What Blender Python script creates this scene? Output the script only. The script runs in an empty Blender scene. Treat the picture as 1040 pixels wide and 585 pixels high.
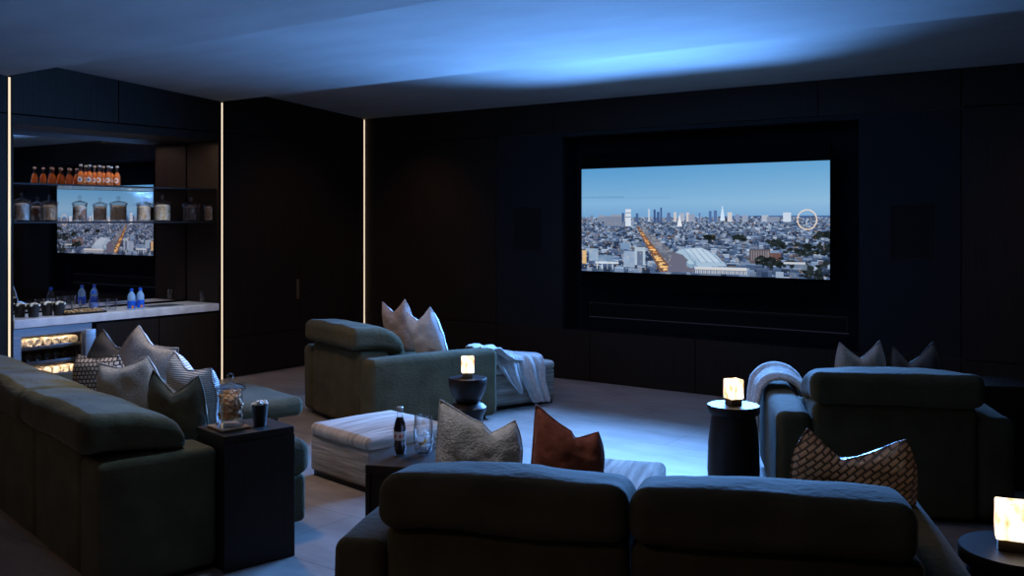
import bpy, bmesh, math, random
import numpy as np
from mathutils import Vector, Matrix, noise
S = 1.2                      # layout units -> metres
PI = math.pi
R_ = math.radians
scene = bpy.context.scene
C = scene.collection
TH = R_(35.75)               # heading of the camera, left of the screen wall's normal
FPX, HZ, CAMZ = 976.0, 224.0, 1.55
def W(r, f, z=0.0):          # camera-side right / forward distance -> room coordinates
    return Vector((math.cos(TH)*r - math.sin(TH)*f, math.sin(TH)*r + math.cos(TH)*f, z))
def at(u, f, z):             # bearing in the photograph, distance, height
    return W((u-520)/FPX*f, f, z)

# ------------------------------------------------------------------ materials
def new_mat(name):
    m = bpy.data.materials.new(name); m.use_nodes = True
    nt = m.node_tree; nt.nodes.clear()
    out = nt.nodes.new('ShaderNodeOutputMaterial')
    return m, nt, out
def N(nt, t, **kw):
    n = nt.nodes.new(t)
    for k, v in kw.items(): setattr(n, k, v)
    return n
def L(nt, a, b): nt.links.new(a, b)
def coords(nt, scale=(1,1,1), rot=(0,0,0), kind='Object'):
    tc = N(nt, 'ShaderNodeTexCoord'); mp = N(nt, 'ShaderNodeMapping')
    mp.inputs['Scale'].default_value = scale; mp.inputs['Rotation'].default_value = rot
    L(nt, tc.outputs[kind], mp.inputs['Vector']); return mp.outputs['Vector']
def ramp(nt, fac, stops):
    r = N(nt, 'ShaderNodeValToRGB'); cr = r.color_ramp
    while len(cr.elements) < len(stops): cr.elements.new(.5)
    for e, (p, c) in zip(cr.elements, stops): e.position = p; e.color = (*c, 1)
    L(nt, fac, r.inputs['Fac']); return r.outputs['Color']
def principled(nt, out, **kw):
    p = N(nt, 'ShaderNodeBsdfPrincipled')
    for k, v in kw.items():
        p.inputs[k.replace('_', ' ')].default_value = v
    L(nt, p.outputs[0], out.inputs['Surface']); return p
def noisy(name, c1, c2, scale=(8,8,8), rough=.6, bump=.1, detail=4, bscale=None, sheen=0, metal=0, spec=.5, rot=(0,0,0), nscale=1.0, coat=0):
    m, nt, out = new_mat(name)
    p = principled(nt, out, Roughness=rough, Metallic=metal)
    p.inputs['Specular IOR Level'].default_value = spec
    if coat: p.inputs['Coat Weight'].default_value = coat; p.inputs['Coat Roughness'].default_value = .15
    if sheen:
        p.inputs['Sheen Weight'].default_value = sheen; p.inputs['Sheen Roughness'].default_value = .35
    v = coords(nt, scale, rot)
    n = N(nt, 'ShaderNodeTexNoise'); n.inputs['Scale'].default_value = nscale; n.inputs['Detail'].default_value = detail
    L(nt, v, n.inputs['Vector'])
    L(nt, ramp(nt, n.outputs['Fac'], [(.3, c1), (.7, c2)]), p.inputs['Base Color'])
    if bump:
        v2 = coords(nt, bscale or scale, rot)
        n2 = N(nt, 'ShaderNodeTexNoise'); n2.inputs['Scale'].default_value = 1.0; n2.inputs['Detail'].default_value = 6
        L(nt, v2, n2.inputs['Vector'])
        b = N(nt, 'ShaderNodeBump'); b.inputs['Strength'].default_value = bump; b.inputs['Distance'].default_value = .01
        L(nt, n2.outputs['Fac'], b.inputs['Height']); L(nt, b.outputs[0], p.inputs['Normal'])
    return m
def emis(name, col, s):
    m, nt, out = new_mat(name)
    e = N(nt, 'ShaderNodeEmission'); e.inputs[0].default_value = (*col, 1); e.inputs[1].default_value = s
    L(nt, e.outputs[0], out.inputs['Surface']); return m
def glassy(name, tint=(1,1,1), gl=.07, rough=.03):
    m, nt, out = new_mat(name)
    t = N(nt, 'ShaderNodeBsdfTransparent'); t.inputs[0].default_value = (*tint, 1)
    g = N(nt, 'ShaderNodeBsdfGlossy'); g.inputs['Roughness'].default_value = rough
    lw = N(nt, 'ShaderNodeLayerWeight'); lw.inputs['Blend'].default_value = .5
    mm = N(nt, 'ShaderNodeMath', operation='MULTIPLY_ADD'); mm.inputs[1].default_value = .75; mm.inputs[2].default_value = gl
    pw = N(nt, 'ShaderNodeMath', operation='POWER'); pw.inputs[1].default_value = 1.6
    L(nt, lw.outputs['Facing'], pw.inputs[0]); L(nt, pw.outputs[0], mm.inputs[0])
    mx = N(nt, 'ShaderNodeMixShader'); L(nt, mm.outputs[0], mx.inputs[0]); L(nt, t.outputs[0], mx.inputs[1]); L(nt, g.outputs[0], mx.inputs[2])
    L(nt, mx.outputs[0], out.inputs['Surface']); return m
def velvet(name, c1, c2):
    return noisy(name, c1, c2, (5,5,5), rough=.85, bump=.5, bscale=(30,30,60), sheen=.08, spec=.12)
def weave(name, ca, cb, scale=30, mortar=.12, rot=R_(45), rough=.6, bump=.7, metal=0, bw=.5, rh=.25, cm=None):
    m, nt, out = new_mat(name)
    p = principled(nt, out, Roughness=rough, Metallic=metal)
    v = coords(nt, (1,1,1), (R_(90), 0, 0))
    mp = N(nt, 'ShaderNodeMapping'); mp.inputs['Rotation'].default_value = (0, 0, rot); L(nt, v, mp.inputs['Vector'])
    b = N(nt, 'ShaderNodeTexBrick'); b.inputs['Scale'].default_value = scale
    b.inputs['Color1'].default_value = (*ca, 1); b.inputs['Color2'].default_value = (*cb, 1)
    b.inputs['Mortar'].default_value = (*(cm or tuple(x*.15 for x in ca)), 1)
    b.inputs['Mortar Size'].default_value = mortar*.25; b.inputs['Mortar Smooth'].default_value = .6
    b.inputs['Brick Width'].default_value = bw; b.inputs['Row Height'].default_value = rh
    L(nt, mp.outputs[0], b.inputs['Vector']); L(nt, b.outputs['Color'], p.inputs['Base Color'])
    bp = N(nt, 'ShaderNodeBump'); bp.inputs['Strength'].default_value = bump; bp.inputs['Distance'].default_value = .006; bp.invert = True
    L(nt, b.outputs['Fac'], bp.inputs['Height']); L(nt, bp.outputs[0], p.inputs['Normal'])
    return m
def striped(name, c1, c2, axis='Z', scale=22, dist=1.5, rough=.9):
    m, nt, out = new_mat(name)
    p = principled(nt, out, Roughness=rough)
    v = coords(nt)
    w = N(nt, 'ShaderNodeTexWave', bands_direction=axis); w.inputs['Scale'].default_value = scale
    w.inputs['Distortion'].default_value = dist; w.inputs['Detail'].default_value = 2; w.inputs['Detail Scale'].default_value = .6
    L(nt, v, w.inputs['Vector'])
    n = N(nt, 'ShaderNodeTexNoise'); n.inputs['Scale'].default_value = 14
    L(nt, coords(nt, (1,1,5) if axis == 'Z' else (1,5,1)), n.inputs['Vector'])
    a = N(nt, 'ShaderNodeMath', operation='MULTIPLY'); L(nt, w.outputs['Fac'], a.inputs[0]); L(nt, n.outputs['Fac'], a.inputs[1])
    L(nt, ramp(nt, a.outputs[0], [(.08, c1), (.42, c2)]), p.inputs['Base Color'])
    b = N(nt, 'ShaderNodeBump'); b.inputs['Strength'].default_value = .5; b.inputs['Distance'].default_value = .006
    L(nt, a.outputs[0], b.inputs['Height']); L(nt, b.outputs[0], p.inputs['Normal']); return m
def mottled(name, cols, scale=30, rough=.7, bump=.6):
    m, nt, out = new_mat(name)
    p = principled(nt, out, Roughness=rough)
    vo = N(nt, 'ShaderNodeTexVoronoi'); vo.inputs['Scale'].default_value = scale
    L(nt, coords(nt), vo.inputs['Vector'])
    sp = N(nt, 'ShaderNodeSeparateColor'); L(nt, vo.outputs['Color'], sp.inputs[0])
    k = len(cols)
    L(nt, ramp(nt, sp.outputs[0], [(i/max(1, k-1), c) for i, c in enumerate(cols)]), p.inputs['Base Color'])
    b = N(nt, 'ShaderNodeBump'); b.inputs['Strength'].default_value = bump; b.inputs['Distance'].default_value = .01; b.invert = True
    L(nt, vo.outputs['Distance'], b.inputs['Height']); L(nt, b.outputs[0], p.inputs['Normal']); return m

M = {}
M['wood'] = noisy('dark_veneer', (.012,.0075,.005), (.022,.014,.009), (60,60,2.2), rough=.6, bump=.25, spec=.15)
M['fabric_panel'] = noisy('acoustic_cloth', (.010,.010,.011), (.014,.014,.015), (40,40,40), rough=.9, bump=.15, spec=.2)
M['recess'] = noisy('recess_paint', (.007,.007,.009), (.010,.010,.012), (10,10,10), rough=.8, bump=0, spec=.03)
M['black'] = noisy('black_lacquer', (.010,.006,.004), (.016,.010,.007), (9,9,9), rough=.42, bump=0, spec=.22)
M['stained'] = noisy('black_stained_wood', (.018,.011,.007), (.03,.019,.012), (4,50,4), rough=.5, bump=.12, spec=.25)
M['grille'] = noisy('speaker_cloth', (.008,.008,.008), (.012,.012,.011), (90,90,90), rough=.95, bump=.2, spec=.1)
M['bezel'] = noisy('screen_black', (.0012,.0012,.0012), (.002,.002,.002), (5,5,5), rough=.6, bump=0, spec=.03)
M['plaster'] = noisy('matt_plaster', (.30,.29,.28), (.35,.34,.33), (1.2,3,1.2), rough=.95, bump=.08, bscale=(3,9,3), spec=.1)
M['velvet'] = velvet('olive_velvet', (.062,.053,.026), (.10,.087,.046))
M['velvet_dark'] = velvet('olive_velvet_shade', (.045,.043,.025), (.075,.072,.044))
M['boucle'] = noisy('pale_boucle', (.44,.41,.38), (.62,.59,.56), (60,60,60), rough=.95, bump=.7, bscale=(90,90,90), spec=.1)
M['linen'] = noisy('grey_linen', (.36,.33,.31), (.48,.45,.43), (70,70,70), rough=.95, bump=.5, bscale=(120,120,120), spec=.1)
M['blush'] = noisy('blush_linen', (.38,.27,.22), (.52,.40,.34), (20,20,40), rough=.95, bump=.4, bscale=(80,80,80), spec=.1)
M['white_linen'] = noisy('white_linen', (.55,.55,.56), (.7,.7,.7), (20,20,30), rough=.95, bump=.4, bscale=(80,80,80), spec=.1)
M['taupe'] = noisy('taupe_cotton', (.30,.25,.22), (.42,.36,.32), (40,40,40), rough=.95, bump=.5, bscale=(60,60,60), spec=.1)
M['rust'] = noisy('rust_velvet', (.16,.030,.012), (.24,.055,.022), (30,30,30), rough=.8, bump=.4, sheen=.2)
M['brown'] = noisy('brown_velvet', (.11,.04,.018), (.17,.07,.03), (30,30,30), rough=.8, bump=.3, sheen=.2)
M['olive_cushion'] = noisy('olive_cushion_velvet', (.085,.072,.042), (.13,.11,.068), (12,12,12), rough=.85, bump=.4, bscale=(40,40,40), sheen=.3)
M['leather_weave'] = weave('woven_leather', (.52,.34,.22), (.38,.23,.14), scale=11, rough=.36, mortar=.28, bw=.5, rh=.26, rot=R_(40))
M['check'] = weave('checked_wool', (.55,.51,.49), (.48,.44,.42), scale=15, rot=R_(3), mortar=.30, bw=.4, rh=.4, rough=.95, cm=(.035,.03,.03))
M['fineweave'] = weave('fine_woven_grey', (.46,.43,.42), (.34,.32,.31), scale=42, rot=R_(20), mortar=.4, bw=.6, rh=.2, rough=.95)
M['ribbed'] = striped('ribbed_white', (.30,.28,.29), (.72,.69,.68), 'Z', 26, .6)
M['striped_top'] = noisy('striped_wool', (.30,.26,.22), (.64,.58,.51), (30,2.2,2.2), rough=.95, bump=.5, bscale=(70,6,6), spec=.1, detail=3)
M['striped'] = noisy('striped_wool_sides', (.24,.195,.15), (.58,.50,.42), (2.2,2.2,30), rough=.95, bump=.5, bscale=(6,6,70), spec=.1, detail=3)
M['throw'] = noisy('cream_throw', (.50,.48,.46), (.66,.63,.60), (30,30,30), rough=.95, bump=.4, bscale=(90,90,90), spec=.1, sheen=.2)
M['throw2'] = noisy('knitted_throw', (.45,.42,.40), (.68,.65,.62), (26,26,60), rough=.95, bump=.7, bscale=(60,60,120), spec=.1, sheen=.2)
M['steel'] = noisy('brushed_steel', (.42,.42,.44), (.55,.55,.57), (3,3,60), rough=.34, bump=.05, metal=.85)
M['steel_dark'] = noisy('dark_steel', (.12,.12,.13), (.18,.18,.19), (3,3,60), rough=.4, bump=.05, metal=.8)
M['marble'] = noisy('pale_marble', (.60,.60,.62), (.85,.85,.86), (7,7,7), rough=.3, bump=.0, detail=8)
M['glass'] = glassy('clear_glass')
M['shelf_glass'] = glassy('smoked_shelf_glass', (.6,.63,.65), .05, .08)
M['dark_glass'] = glassy('fridge_door_glass', (.75,.75,.75), .06, .05)
M['amber'] = noisy('orange_soda', (.55,.24,.07), (.78,.42,.16), (20,20,20), rough=.15, bump=0)
M['amber_glass'] = glassy('amber_glass', (1,.72,.45), .12, .05)
M['silver_foil'] = noisy('silver_foil', (.55,.5,.45), (.75,.7,.62), (20,20,20), rough=.3, bump=.1, metal=.7)
M['label_white'] = noisy('paper_label', (.75,.72,.68), (.85,.82,.78), (9,9,9), rough=.6, bump=0)
M['label_orange'] = noisy('orange_print', (.62,.22,.04), (.7,.28,.06), (9,9,9), rough=.6, bump=0)
M['label_blue'] = noisy('blue_print', (.10,.18,.45), (.14,.24,.55), (9,9,9), rough=.6, bump=0)
M['water_blue'] = noisy('blue_plastic', (.01,.10,.75), (.02,.16,.9), (9,9,9), rough=.3, bump=0)
M['water'] = noisy('clear_blue_plastic', (.25,.5,.85), (.4,.65,.95), (9,9,9), rough=.12, bump=0)
M['cola'] = noisy('cola', (.010,.004,.003), (.02,.008,.005), (9,9,9), rough=.08, bump=0, spec=.8)
M['red_print'] = noisy('red_print', (.55,.03,.02), (.6,.05,.03), (9,9,9), rough=.5, bump=0)
M['ice'] = noisy('ice', (.75,.78,.8), (.9,.92,.95), (20,20,20), rough=.2, bump=.5)
M['citrus'] = noisy('citrus', (.85,.45,.03), (.9,.6,.08), (20,20,20), rough=.4, bump=0)
M['popcorn'] = mottled('popcorn', [(.85,.72,.42), (.9,.85,.72), (.95,.93,.88), (.75,.55,.25)], 40)
M['sw_pale'] = mottled('pale_sweets', [(.75,.6,.42), (.88,.82,.72), (.95,.93,.9), (.6,.42,.25)], 26)
M['sw_nut'] = mottled('nuts', [(.42,.25,.12), (.6,.42,.24), (.35,.2,.1), (.72,.58,.4)], 26)
M['sw_choc'] = mottled('chocolates', [(.06,.03,.02), (.10,.05,.03), (.04,.02,.015), (.14,.08,.05)], 22)
M['sw_mix'] = mottled('mallow_mix', [(.07,.03,.02), (.85,.8,.75), (.25,.1,.05), (.9,.86,.82)], 15)
M['sw_amber'] = mottled('honeycomb', [(.75,.34,.11), (.9,.5,.2), (.6,.25,.08), (.95,.65,.38)], 16, bump=.9)
M['sw_gold'] = mottled('golden_nuts', [(.5,.28,.1), (.75,.5,.22), (.35,.18,.07), (.85,.65,.4)], 30)
M['cup'] = noisy('black_card', (.012,.012,.012), (.02,.019,.018), (9,9,9), rough=.5, bump=0)
M['tan_board'] = noisy('tan_wood', (.25,.13,.06), (.35,.2,.1), (4,40,4), rough=.5, bump=.1)
M['brass'] = noisy('aged_brass', (.25,.18,.10), (.32,.24,.14), (9,9,9), rough=.35, bump=0, metal=.8)
M['winelabel'] = noisy('bottle_end_glass', (.75,.66,.52), (.92,.85,.72), (12,12,12), rough=.3, bump=.1)
M['wine_dark'] = noisy('dark_bottle_glass', (.02,.015,.012), (.04,.03,.02), (12,12,12), rough=.15, bump=0)
M['led'] = emis('warm_led', (1.0,.80,.58), 1.1)
M['fridge_led'] = emis('fridge_led', (1.0,.72,.45), 7)
m, nt, out = new_mat('mirror_glass')
g = N(nt, 'ShaderNodeBsdfGlossy'); g.inputs[0].default_value = (.80,.72,.72,1); g.inputs['Roughness'].default_value = .012
L(nt, g.outputs[0], out.inputs['Surface']); M['mirror'] = m
# floor: large honed stone slabs
m, nt, out = new_mat('stone_floor'); p = principled(nt, out, Roughness=.42)
b = N(nt, 'ShaderNodeTexBrick'); b.inputs['Scale'].default_value = 1; b.offset = .5
b.inputs['Brick Width'].default_value = 1.45; b.inputs['Row Height'].default_value = .72
b.inputs['Mortar Size'].default_value = .004; b.inputs['Color1'].default_value = (1,1,1,1); b.inputs['Color2'].default_value = (.86,.86,.86,1); b.inputs['Mortar'].default_value = (.5,.5,.5,1)
L(nt, coords(nt), b.inputs['Vector'])
n = N(nt, 'ShaderNodeTexNoise'); n.inputs['Scale'].default_value = 1.7; n.inputs['Detail'].default_value = 7; n.inputs['Roughness'].default_value = .62
L(nt, coords(nt, (1,2.2,1)), n.inputs['Vector'])
c = ramp(nt, n.outputs['Fac'], [(.3, (.25,.215,.19)), (.7, (.43,.38,.345))])
mx = N(nt, 'ShaderNodeMix', data_type='RGBA', blend_type='MULTIPLY'); mx.inputs[0].default_value = 1
L(nt, c, mx.inputs[6]); L(nt, b.outputs['Color'], mx.inputs[7]); L(nt, mx.outputs[2], p.inputs['Base Color'])
M['floor'] = m
# crystal lamp block: bright with darker veins
m, nt, out = new_mat('lit_crystal')
e = N(nt, 'ShaderNodeEmission'); v = N(nt, 'ShaderNodeTexNoise'); v.inputs['Scale'].default_value = 22; v.inputs['Detail'].default_value = 5
L(nt, coords(nt, (1,1,.5)), v.inputs['Vector'])
L(nt, ramp(nt, v.outputs['Fac'], [(.36, (.55,.26,.10)), (.5, (1,.74,.48)), (.62, (1,.93,.82))]), e.inputs[0]); e.inputs[1].default_value = 2.4
L(nt, e.outputs[0], out.inputs['Surface']); M['crystal'] = m

# ------------------------------------------------------------------ geometry
def merge(*ms):
    V, F = [], []
    for v, f in ms:
        o = len(V); V += list(v); F += [tuple(i+o for i in q) for q in f]
    return V, F
def xf(m, mat):
    return [mat @ Vector(v) for v in m[0]], m[1]
def mv(m, x=0, y=0, z=0): return xf(m, Matrix.Translation((x, y, z)))
def rot(m, ax, a, c=(0,0,0)):
    T = Matrix.Translation(c); return xf(m, T @ Matrix.Rotation(a, 4, ax) @ T.inverted())
def axis_grid(h, r, seg, div):
    a = []
    for i in range(seg): a.append(-h + r*(1-math.cos(i/seg*PI/2))**1.0 if False else -h + r*i/seg)
    inner = h - r
    for i in range(div+1): a.append(-inner + 2*inner*i/div)
    for i in range(1, seg+1): a.append(inner + r*i/seg)
    return a
def rbox(x0, x1, y0, y1, z0, z1, r=.01, seg=2, div=1, fn=None):
    h = ((x1-x0)/2, (y1-y0)/2, (z1-z0)/2); c = Vector(((x0+x1)/2, (y0+y1)/2, (z0+z1)/2))
    r = min(r, min(h)*.999); G = [axis_grid(k, r, seg, div) for k in h]
    idx, V, F = {}, [], []
    def vert(p):
        k = tuple(round(q, 6) for q in p)
        if k in idx: return idx[k]
        q = [max(-(h[i]-r), min(h[i]-r, p[i])) for i in range(3)]
        d = Vector([p[i]-q[i] for i in range(3)])
        # even out the arc
        if d.length > 1e-9:
            mxx = max(abs(t) for t in d)/r
            d = Vector([math.tan(t/r*PI/4)*r if abs(t) < r*mxx or True else t for t in d]); d.normalize(); d *= r
        w = Vector(q) + d
        if fn: w = fn(w, h)
        idx[k] = len(V); V.append(w + c); return idx[k]
    for a in range(3):
        b, e = (a+1) % 3, (a+2) % 3
        for s in (-1, 1):
            for i in range(len(G[b])-1):
                for j in range(len(G[e])-1):
                    q = []
                    for (ii, jj) in ((i,j), (i+1,j), (i+1,j+1), (i,j+1)):
                        p = [0,0,0]; p[a] = s*h[a]; p[b] = G[b][ii]; p[e] = G[e][jj]; q.append(vert(p))
                    if s < 0: q.reverse()
                    if len(set(q)) >= 3:
                        F.append(tuple(dict.fromkeys(q)))
    return V, F
def soft(puff=.015, nz=.006, seed=0, fr=5.0):
    def fn(w, h):
        a = [max(0, 1-(w[i]/h[i])**2) for i in range(3)]
        o = Vector((0,0,0))
        o.z += puff*a[0]*a[1]*(1 if w.z > 0 else -.3)*(abs(w.z)/h[2])
        o.x += puff*.5*a[1]*a[2]*(w.x/h[0]); o.y += puff*.5*a[0]*a[2]*(w.y/h[1])
        nv = noise.noise_vector(Vector((w.x*fr+seed*7.1, w.y*fr+seed, w.z*fr-seed*3)))
        return w + o + nv*nz
    return fn
def lathe(prof, n=24, cx=0, cy=0):
    V, F = [], []
    for (r, z) in prof:
        for i in range(n):
            a = 2*PI*i/n; V.append(Vector((cx + r*math.cos(a), cy + r*math.sin(a), z)))
    for k in range(len(prof)-1):
        for i in range(n):
            j = (i+1) % n; F.append((k*n+i, k*n+j, (k+1)*n+j, (k+1)*n+i))
    if prof[0][0] > 1e-5: F.append(tuple(reversed(range(n))))
    if prof[-1][0] > 1e-5: F.append(tuple(range((len(prof)-1)*n, len(prof)*n)))
    return V, F
def sweep(pts, r, n=8):
    V, F = [], []; pts = [Vector(p) for p in pts]
    for k, p in enumerate(pts):
        d = (pts[min(k+1, len(pts)-1)] - pts[max(k-1, 0)]).normalized()
        u = d.orthogonal().normalized() if k == 0 else (u - d*u.dot(d)).normalized()
        v = d.cross(u)
        for i in range(n):
            a = 2*PI*i/n; V.append(p + (u*math.cos(a) + v*math.sin(a))*r)
    for k in range(len(pts)-1):
        for i in range(n):
            j = (i+1) % n; F.append((k*n+i, k*n+j, (k+1)*n+j, (k+1)*n+i))
    F.append(tuple(reversed(range(n)))); F.append(tuple(range((len(pts)-1)*n, len(pts)*n)))
    return V, F
def obj(name, m, mat, parent=None, smooth=True, mats=None, fmat=None):
    V, F = m
    me = bpy.data.meshes.new(name)
    me.from_pydata([tuple(Vector(v)*S) for v in V], [], F)
    bm = bmesh.new(); bm.from_mesh(me); bmesh.ops.remove_doubles(bm, verts=bm.verts, dist=1e-6)
    if fmat is None: bmesh.ops.recalc_face_normals(bm, faces=bm.faces)
    bm.to_mesh(me); bm.free()
    for k in (mats or [mat]): me.materials.append(k)
    if fmat:
        for i, pl in enumerate(me.polygons): pl.material_index = fmat[i] if i < len(fmat) else 0
    if smooth:
        for pl in me.polygons: pl.use_smooth = True
        try: me.set_sharp_from_angle(angle=R_(40))
        except Exception: pass
    o = bpy.data.objects.new(name, me); C.objects.link(o)
    if parent: o.parent = parent
    return o
def tag(o, label=None, cat=None, group=None, kind=None):
    if label: o['label'] = label
    if cat: o['category'] = cat
    if group: o['group'] = group
    if kind: o['kind'] = kind
    return o
def thing(name, label, cat, loc=(0,0,0), rz=0, group=None):
    o = bpy.data.objects.new(name, None); C.objects.link(o); o.empty_display_size = .1
    o.location = Vector(loc)*S; o.rotation_euler = (0,0,rz); return tag(o, label, cat, group)
def struct(name, m, mat, **k): return tag(obj(name, m, mat, **k), kind='structure')
def dup(root, loc, rz=None, label=None, group=None):
    r = root.copy(); C.objects.link(r); r.location = Vector(loc)*S
    if rz is not None: r.rotation_euler = (0,0,rz)
    if label: r['label'] = label
    if group: r['group'] = group
    for ch in root.children:
        c = ch.copy(); C.objects.link(c); c.parent = r
        for g in ch.children:
            d = g.copy(); C.objects.link(d); d.parent = c
    return r

# ------------------------------------------------------------------ room shell
XL, XR, YF, YB = -7.78, .95, 7.93, -1.5
PITCH, ZL, ZH = 2.02, 2.71, 2.86
struct('floor', rbox(XL-.7, XR+.1, YB-.1, YF+.5, -.1, 0, .001, 1), M['floor'], smooth=False)
# ceiling: saw-tooth planes, each falling towards the screen, with an upright riser between them
cv, cf = [], []
prof = [(YF+.1, ZL-.007)]
y = YF
edges = [YF, 5.95, 3.89, 1.87, -.15, YB-.3]
for i in range(len(edges)-1):
    y0, y1 = edges[i], edges[i+1]
    prof.append((y0, ZL)); prof.append((y1, ZH))
    if i < len(edges)-2: pass
for (y, z) in prof:
    cv += [Vector((XL-.7, y, z)), Vector((XR+.1, y, z))]
for i in range(len(prof)-1): cf.append((2*i, 2*i+1, 2*i+3, 2*i+2))
n0 = len(cv); cv += [Vector((XL-.7, YF+.1, 3.0)), Vector((XR+.1, YF+.1, 3.0)), Vector((XR+.1, YB-.3, 3.0)), Vector((XL-.7, YB-.3, 3.0))]
cf += [(n0, n0+1, n0+2, n0+3), (0, 1, n0+1, n0), (n0-2, n0-1, n0+2, n0+3)]
struct('ceiling', (cv, cf), M['plaster'], smooth=False)
G = .0035
def panel(plane, a0, a1, z0, z1, d0=0, d1=.05):   # a panel with open joints; plane 'F' screen wall, 'L' left wall
    if plane == 'F': return rbox(a0+G, a1-G, YF+d0, YF+d1, z0+G, z1-G, .003, 1)
    return rbox(XL-d1, XL-d0, a0+G, a1-G, z0+G, z1-G, .003, 1)
RX0, RX1, RZ0, RZ1, RD = -5.10, -2.26, .49, 2.37, .27
front = []
front += [panel('F', a, b, 2.41, 2.72) for a, b in ((XL, -7.62), (-7.62, -5.2), (-5.2, -2.59), (-2.59, -1.498), (-1.498, XR))]
front += [panel('F', a, b, 0, .49) for a, b in ((XL, -7.62), (-7.62, -5.91), (-5.91, -4.79), (-4.79, -3.69), (-3.69, -2.4), (-2.4, -1.498), (-1.498, XR))]
front += [panel('F', a, b, .49, 2.41) for a, b in ((XL, -7.62), (-7.62, -5.91), (-1.498, XR))]
back_f = [rbox(XL-.6, -5.91, YF+.045, YF+.12, 0, 2.75, .001, 1), rbox(-1.498, XR+.1, YF+.045, YF+.12, 0, 2.75, .001, 1), rbox(-5.91, -1.498, YF+.045, YF+.12, 0, .47, .001, 1), rbox(-5.91, -1.498, YF+.045, YF+.12, 2.42, 2.75, .001, 1)]
wf = struct('wall_front', merge(*front, *back_f), M['wood'], smooth=False)
fp = merge(rbox(-5.91+G, RX0, YF+.002, YF+.06, .49+G, 2.41-G, .003, 1), rbox(RX1, -1.498-G, YF+.002, YF+.06, .49+G, 2.41-G, .003, 1), rbox(RX0, RX1, YF+.002, YF+.06, 2.37, 2.41-G, .003, 1))
tag(obj('fabric_panel', fp, M['fabric_panel'], wf, smooth=False), 'grey-black cloth acoustic panels either side of the screen')
rc = merge(rbox(RX0-.03, RX0, YF+.05, YF+RD+.05, RZ0-.03, RZ1+.03, .002, 1), rbox(RX1, RX1+.03, YF+.05, YF+RD+.05, RZ0-.03, RZ1+.03, .002, 1),
           rbox(RX0, RX1, YF+.05, YF+RD+.05, RZ1, RZ1+.03, .002, 1), rbox(RX0, RX1, YF+.004, YF+RD+.05, RZ0-.03, RZ0, .002, 1),
           rbox(RX0, RX1, YF+RD, YF+RD+.04, .74, RZ1, .002, 1), rbox(RX0, RX1, YF+RD, YF+RD+.04, RZ0, .59, .002, 1),
           rbox(RX0, -4.98, YF+RD, YF+RD+.04, .59, .74, .002, 1), rbox(-2.42, RX1, YF+RD, YF+RD+.04, .59, .74, .002, 1))
tag(obj('screen_recess', rc, M['recess'], wf, smooth=False), 'near-black recess behind the television')
sb = thing('soundbar', 'long black soundbar set in the slot under the television', 'soundbar', (-3.70, YF+RD+.02, .60))
obj('speaker_body', rbox(-1.27, 1.27, .0, .07, 0, .13, .006, 2), M['black'], sb)
obj('speaker_grille', rbox(-1.25, 1.25, -.012, 0, .012, .118, .004, 2), M['grille'], sb)
# left wall: panels left of the bar, above the bar, and the tall cupboard to its right
lw = [panel('L', a, b, z0, z1) for a, b in ((YB, .0), (.0, 1.95), (1.95, 3.885)) for z0, z1 in ((0, .40), (.40, 2.41), (2.41, 2.9))]
lw += [panel('L', 3.915, 4.86, 2.41, 2.9), panel('L', 4.86, 5.94, 2.41, 2.9), panel('L', 5.975, 6.95, 2.41, 2.9), panel('L', 6.95, YF-.03, 2.41, 2.9)]
lw += [rbox(XL-.1, XL-.045, YB-.1, 3.885, 0, 2.9, .001, 1), rbox(XL-.1, XL-.045, 3.885, YF, 2.42, 2.9, .001, 1), rbox(XL-.65, XL-.56, 3.8, YF+.05, 0, 2.9, .001, 1)]
struct('wall_left', merge(*lw), M['wood'], smooth=False)
struct('wall_right', rbox(XR, XR+.1, YB-.1, YF+.1, 0, 2.95, .001, 1), M['wood'], smooth=False)
struct('wall_back', rbox(XL-.6, XR+.1, YB-.1, YB, 0, 2.95, .001, 1), M['wood'], smooth=False)

cab = thing('tall_cupboard', 'tall dark wood cupboard with flush double doors between two light strips', 'cupboard', (XL, 6.95, 0))
obj('carcass', merge(rbox(-.55, -.045, -.975, .95, .0, .03, .002, 1), rbox(-.55, -.045, -.975, -.95, .03, 2.4, .002, 1), rbox(-.55, -.045, .93, .95, .03, 2.4, .002, 1), rbox(-.55, -.045, -.95, .93, 2.38, 2.405, .002, 1)), M['wood'], cab, smooth=False)
for a0, a1, hs in ((-.975, 0, -.03), (0, .95, .03)):
    d = obj('door', merge(rbox(-.045, 0, a0+G, a1-G, .40+G, 2.41-G, .003, 1)), M['wood'], cab, smooth=False)
    obj('plinth_drawer', rbox(-.045, 0, a0+G, a1-G, .01, .40-G, .003, 1), M['wood'], cab, smooth=False)
    if hs < 0: tag(obj('handle', merge(rbox(.0, .012, -.035, -.008, .73, .92, .004, 2), rbox(-.002, .004, -.04, -.004, .72, .93, .002, 1)), M['brass'], d), 'bronze pull')
def led(y, lab, z0=0.0):
    t = thing('light_strip', lab, 'light strip', (XL+.002, y, 0), 0, 'warm light strips on the left wall')
    obj('channel', merge(rbox(-.03, .004, -.013, -.009, z0, 2.705, .001, 1), rbox(-.03, .004, .009, .013, z0, 2.705, .001, 1), rbox(-.03, -.02, -.013, .013, z0, 2.705, .001, 1)), M['brass'], t)
    obj('diffuser', rbox(-.018, .006, -.0085, .0085, z0, 2.70, .003, 2), M['led'], t)
led(3.90, 'vertical warm light strip at the left edge of the bar')
led(5.957, 'vertical warm light strip between the bar and the tall cupboard')
led(7.915, 'vertical warm light strip in the corner beside the screen wall')

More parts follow.
